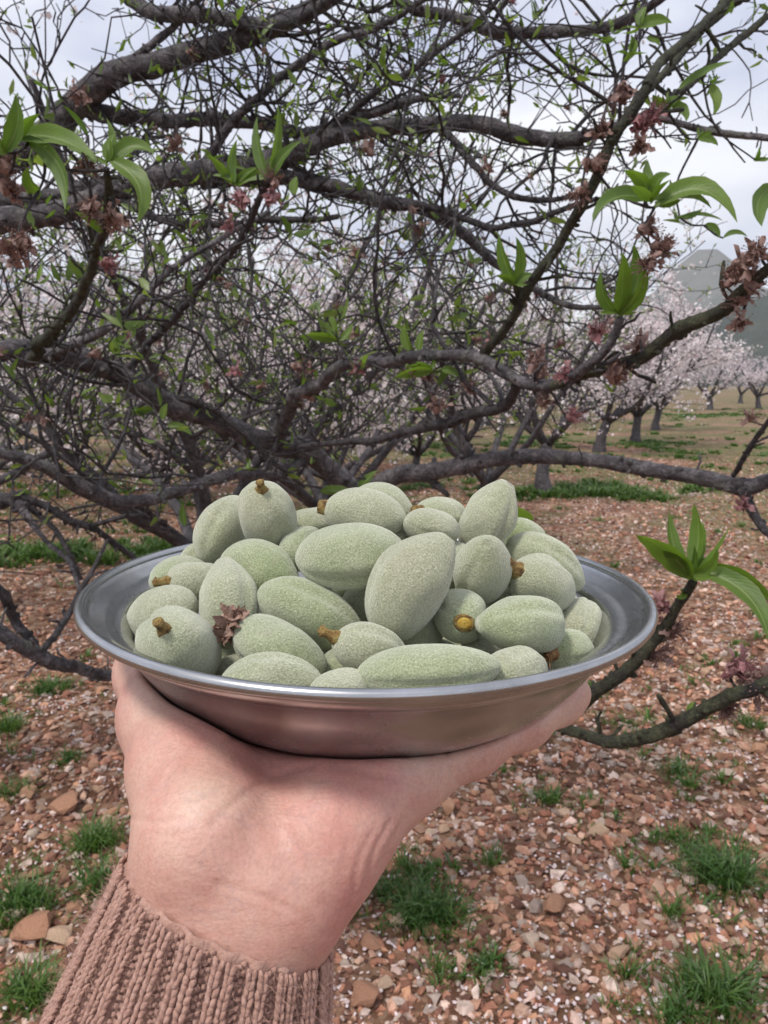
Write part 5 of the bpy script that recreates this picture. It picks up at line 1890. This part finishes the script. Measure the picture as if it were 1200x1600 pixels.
g = Geo()
ROW = .00205
pitch = 2 * math.pi / NRIB
NROW = 48
for rib in range(NRIB):
    pc_ = rib * pitch
    if math.sin(pc_) < -.55:                   # the far side of the arm stays plain
        continue
    js = np.arange(NROW)
    s0 = js * ROW + .0006
    jig = lambda a: RNG.normal(0, a, NROW)
    for col in (-.175, .175):
        for leg in (-1, 1):
            fa = pc_ + (col + leg * .115) * pitch + jig(.006)
            fb = pc_ + (col + leg * .035) * pitch + jig(.006)
            lift = .0007 + jig(.00012)
            A, o1 = sleeve_pt(fa, s0 + jig(.0001), lift)
            B, o2 = sleeve_pt(fb, s0 + ROW * 1.55, lift)
            g.add(*capsules(A, B, .00064 * (1 + .12 * RNG.normal()), .00028, o1))
    for col, sh in ((.42, 0), (.58, .5)):
        s1 = s0 + ROW * sh
        A, o1 = sleeve_pt(pc_ + (col - .085) * pitch + jig(.006), s1, -.0011)
        B, o2 = sleeve_pt(pc_ + (col + .085) * pitch + jig(.006), s1 + ROW * .25, -.0011)
        g.add(*capsules(A, B, .00062, .00030, o1))
# loose fibres
n = 15000
fp = RNG.uniform(-.6, math.pi + .6, n)
fs = RNG.uniform(0, .09, n)
A, o1 = sleeve_pt(fp, fs, .0009)
D = o1 * RNG.uniform(.2, 1.1, n)[:, None] + RNG.normal(0, .8, (n, 3))
D /= np.linalg.norm(D, axis=1)[:, None]
Lf = RNG.uniform(.0012, .0046, n)[:, None]
sd = np.cross(D, RNG.normal(size=(n, 3)))
sd /= np.linalg.norm(sd, axis=1)[:, None]
bend = RNG.normal(0, .35, (n, 3)) * Lf
w = .00004
vv = np.stack([A - sd * w, A + sd * w, A + D * Lf * .55 + bend * .4 + sd * w, A + D * Lf * .55 + bend * .4 - sd * w, A + D * Lf + bend], 1)
b0 = (np.arange(n) * 5)[:, None]
g.add(vv.reshape(-1, 3), b0 + np.array([[0, 1, 2, 3]]), b0 + np.array([[3, 2, 4]]))
me = mesh_from('stitches', np.vstack(g.v) - np.array(person.location), np.vstack(g.q), np.vstack(g.t))
link('knit_stitches', me, M_YARN, sleeve, kind='stuff')
bpy.context.view_layer.update()

# ------------------------------------------------------------------ damp air towards the hills
bx = bmesh.new()
bmesh.ops.create_cube(bx, size=1)
for v_ in bx.verts:
    v_.co = Vector((v_.co.x * 7000, (v_.co.y + .5) * 2800 - 800, -6 + (v_.co.z + .5) * 420))
hz = bpy.data.meshes.new('haze')
bx.to_mesh(hz)
bx.free()
mh = bpy.data.materials.new('haze')
mh.use_nodes = True
mh.node_tree.nodes.clear()
ho = mh.node_tree.nodes.new('ShaderNodeOutputMaterial')
hv = mh.node_tree.nodes.new('ShaderNodeVolumePrincipled')
hv.inputs['Color'].default_value = (.90, .94, 1.0, 1)
hv.inputs['Density'].default_value = .0003
mh.node_tree.links.new(hv.outputs[0], ho.inputs['Volume'])
link('haze', hz, mh, label='thin pale haze in the air before the hills', cat='haze', kind='stuff')
bpy.context.view_layer.update()
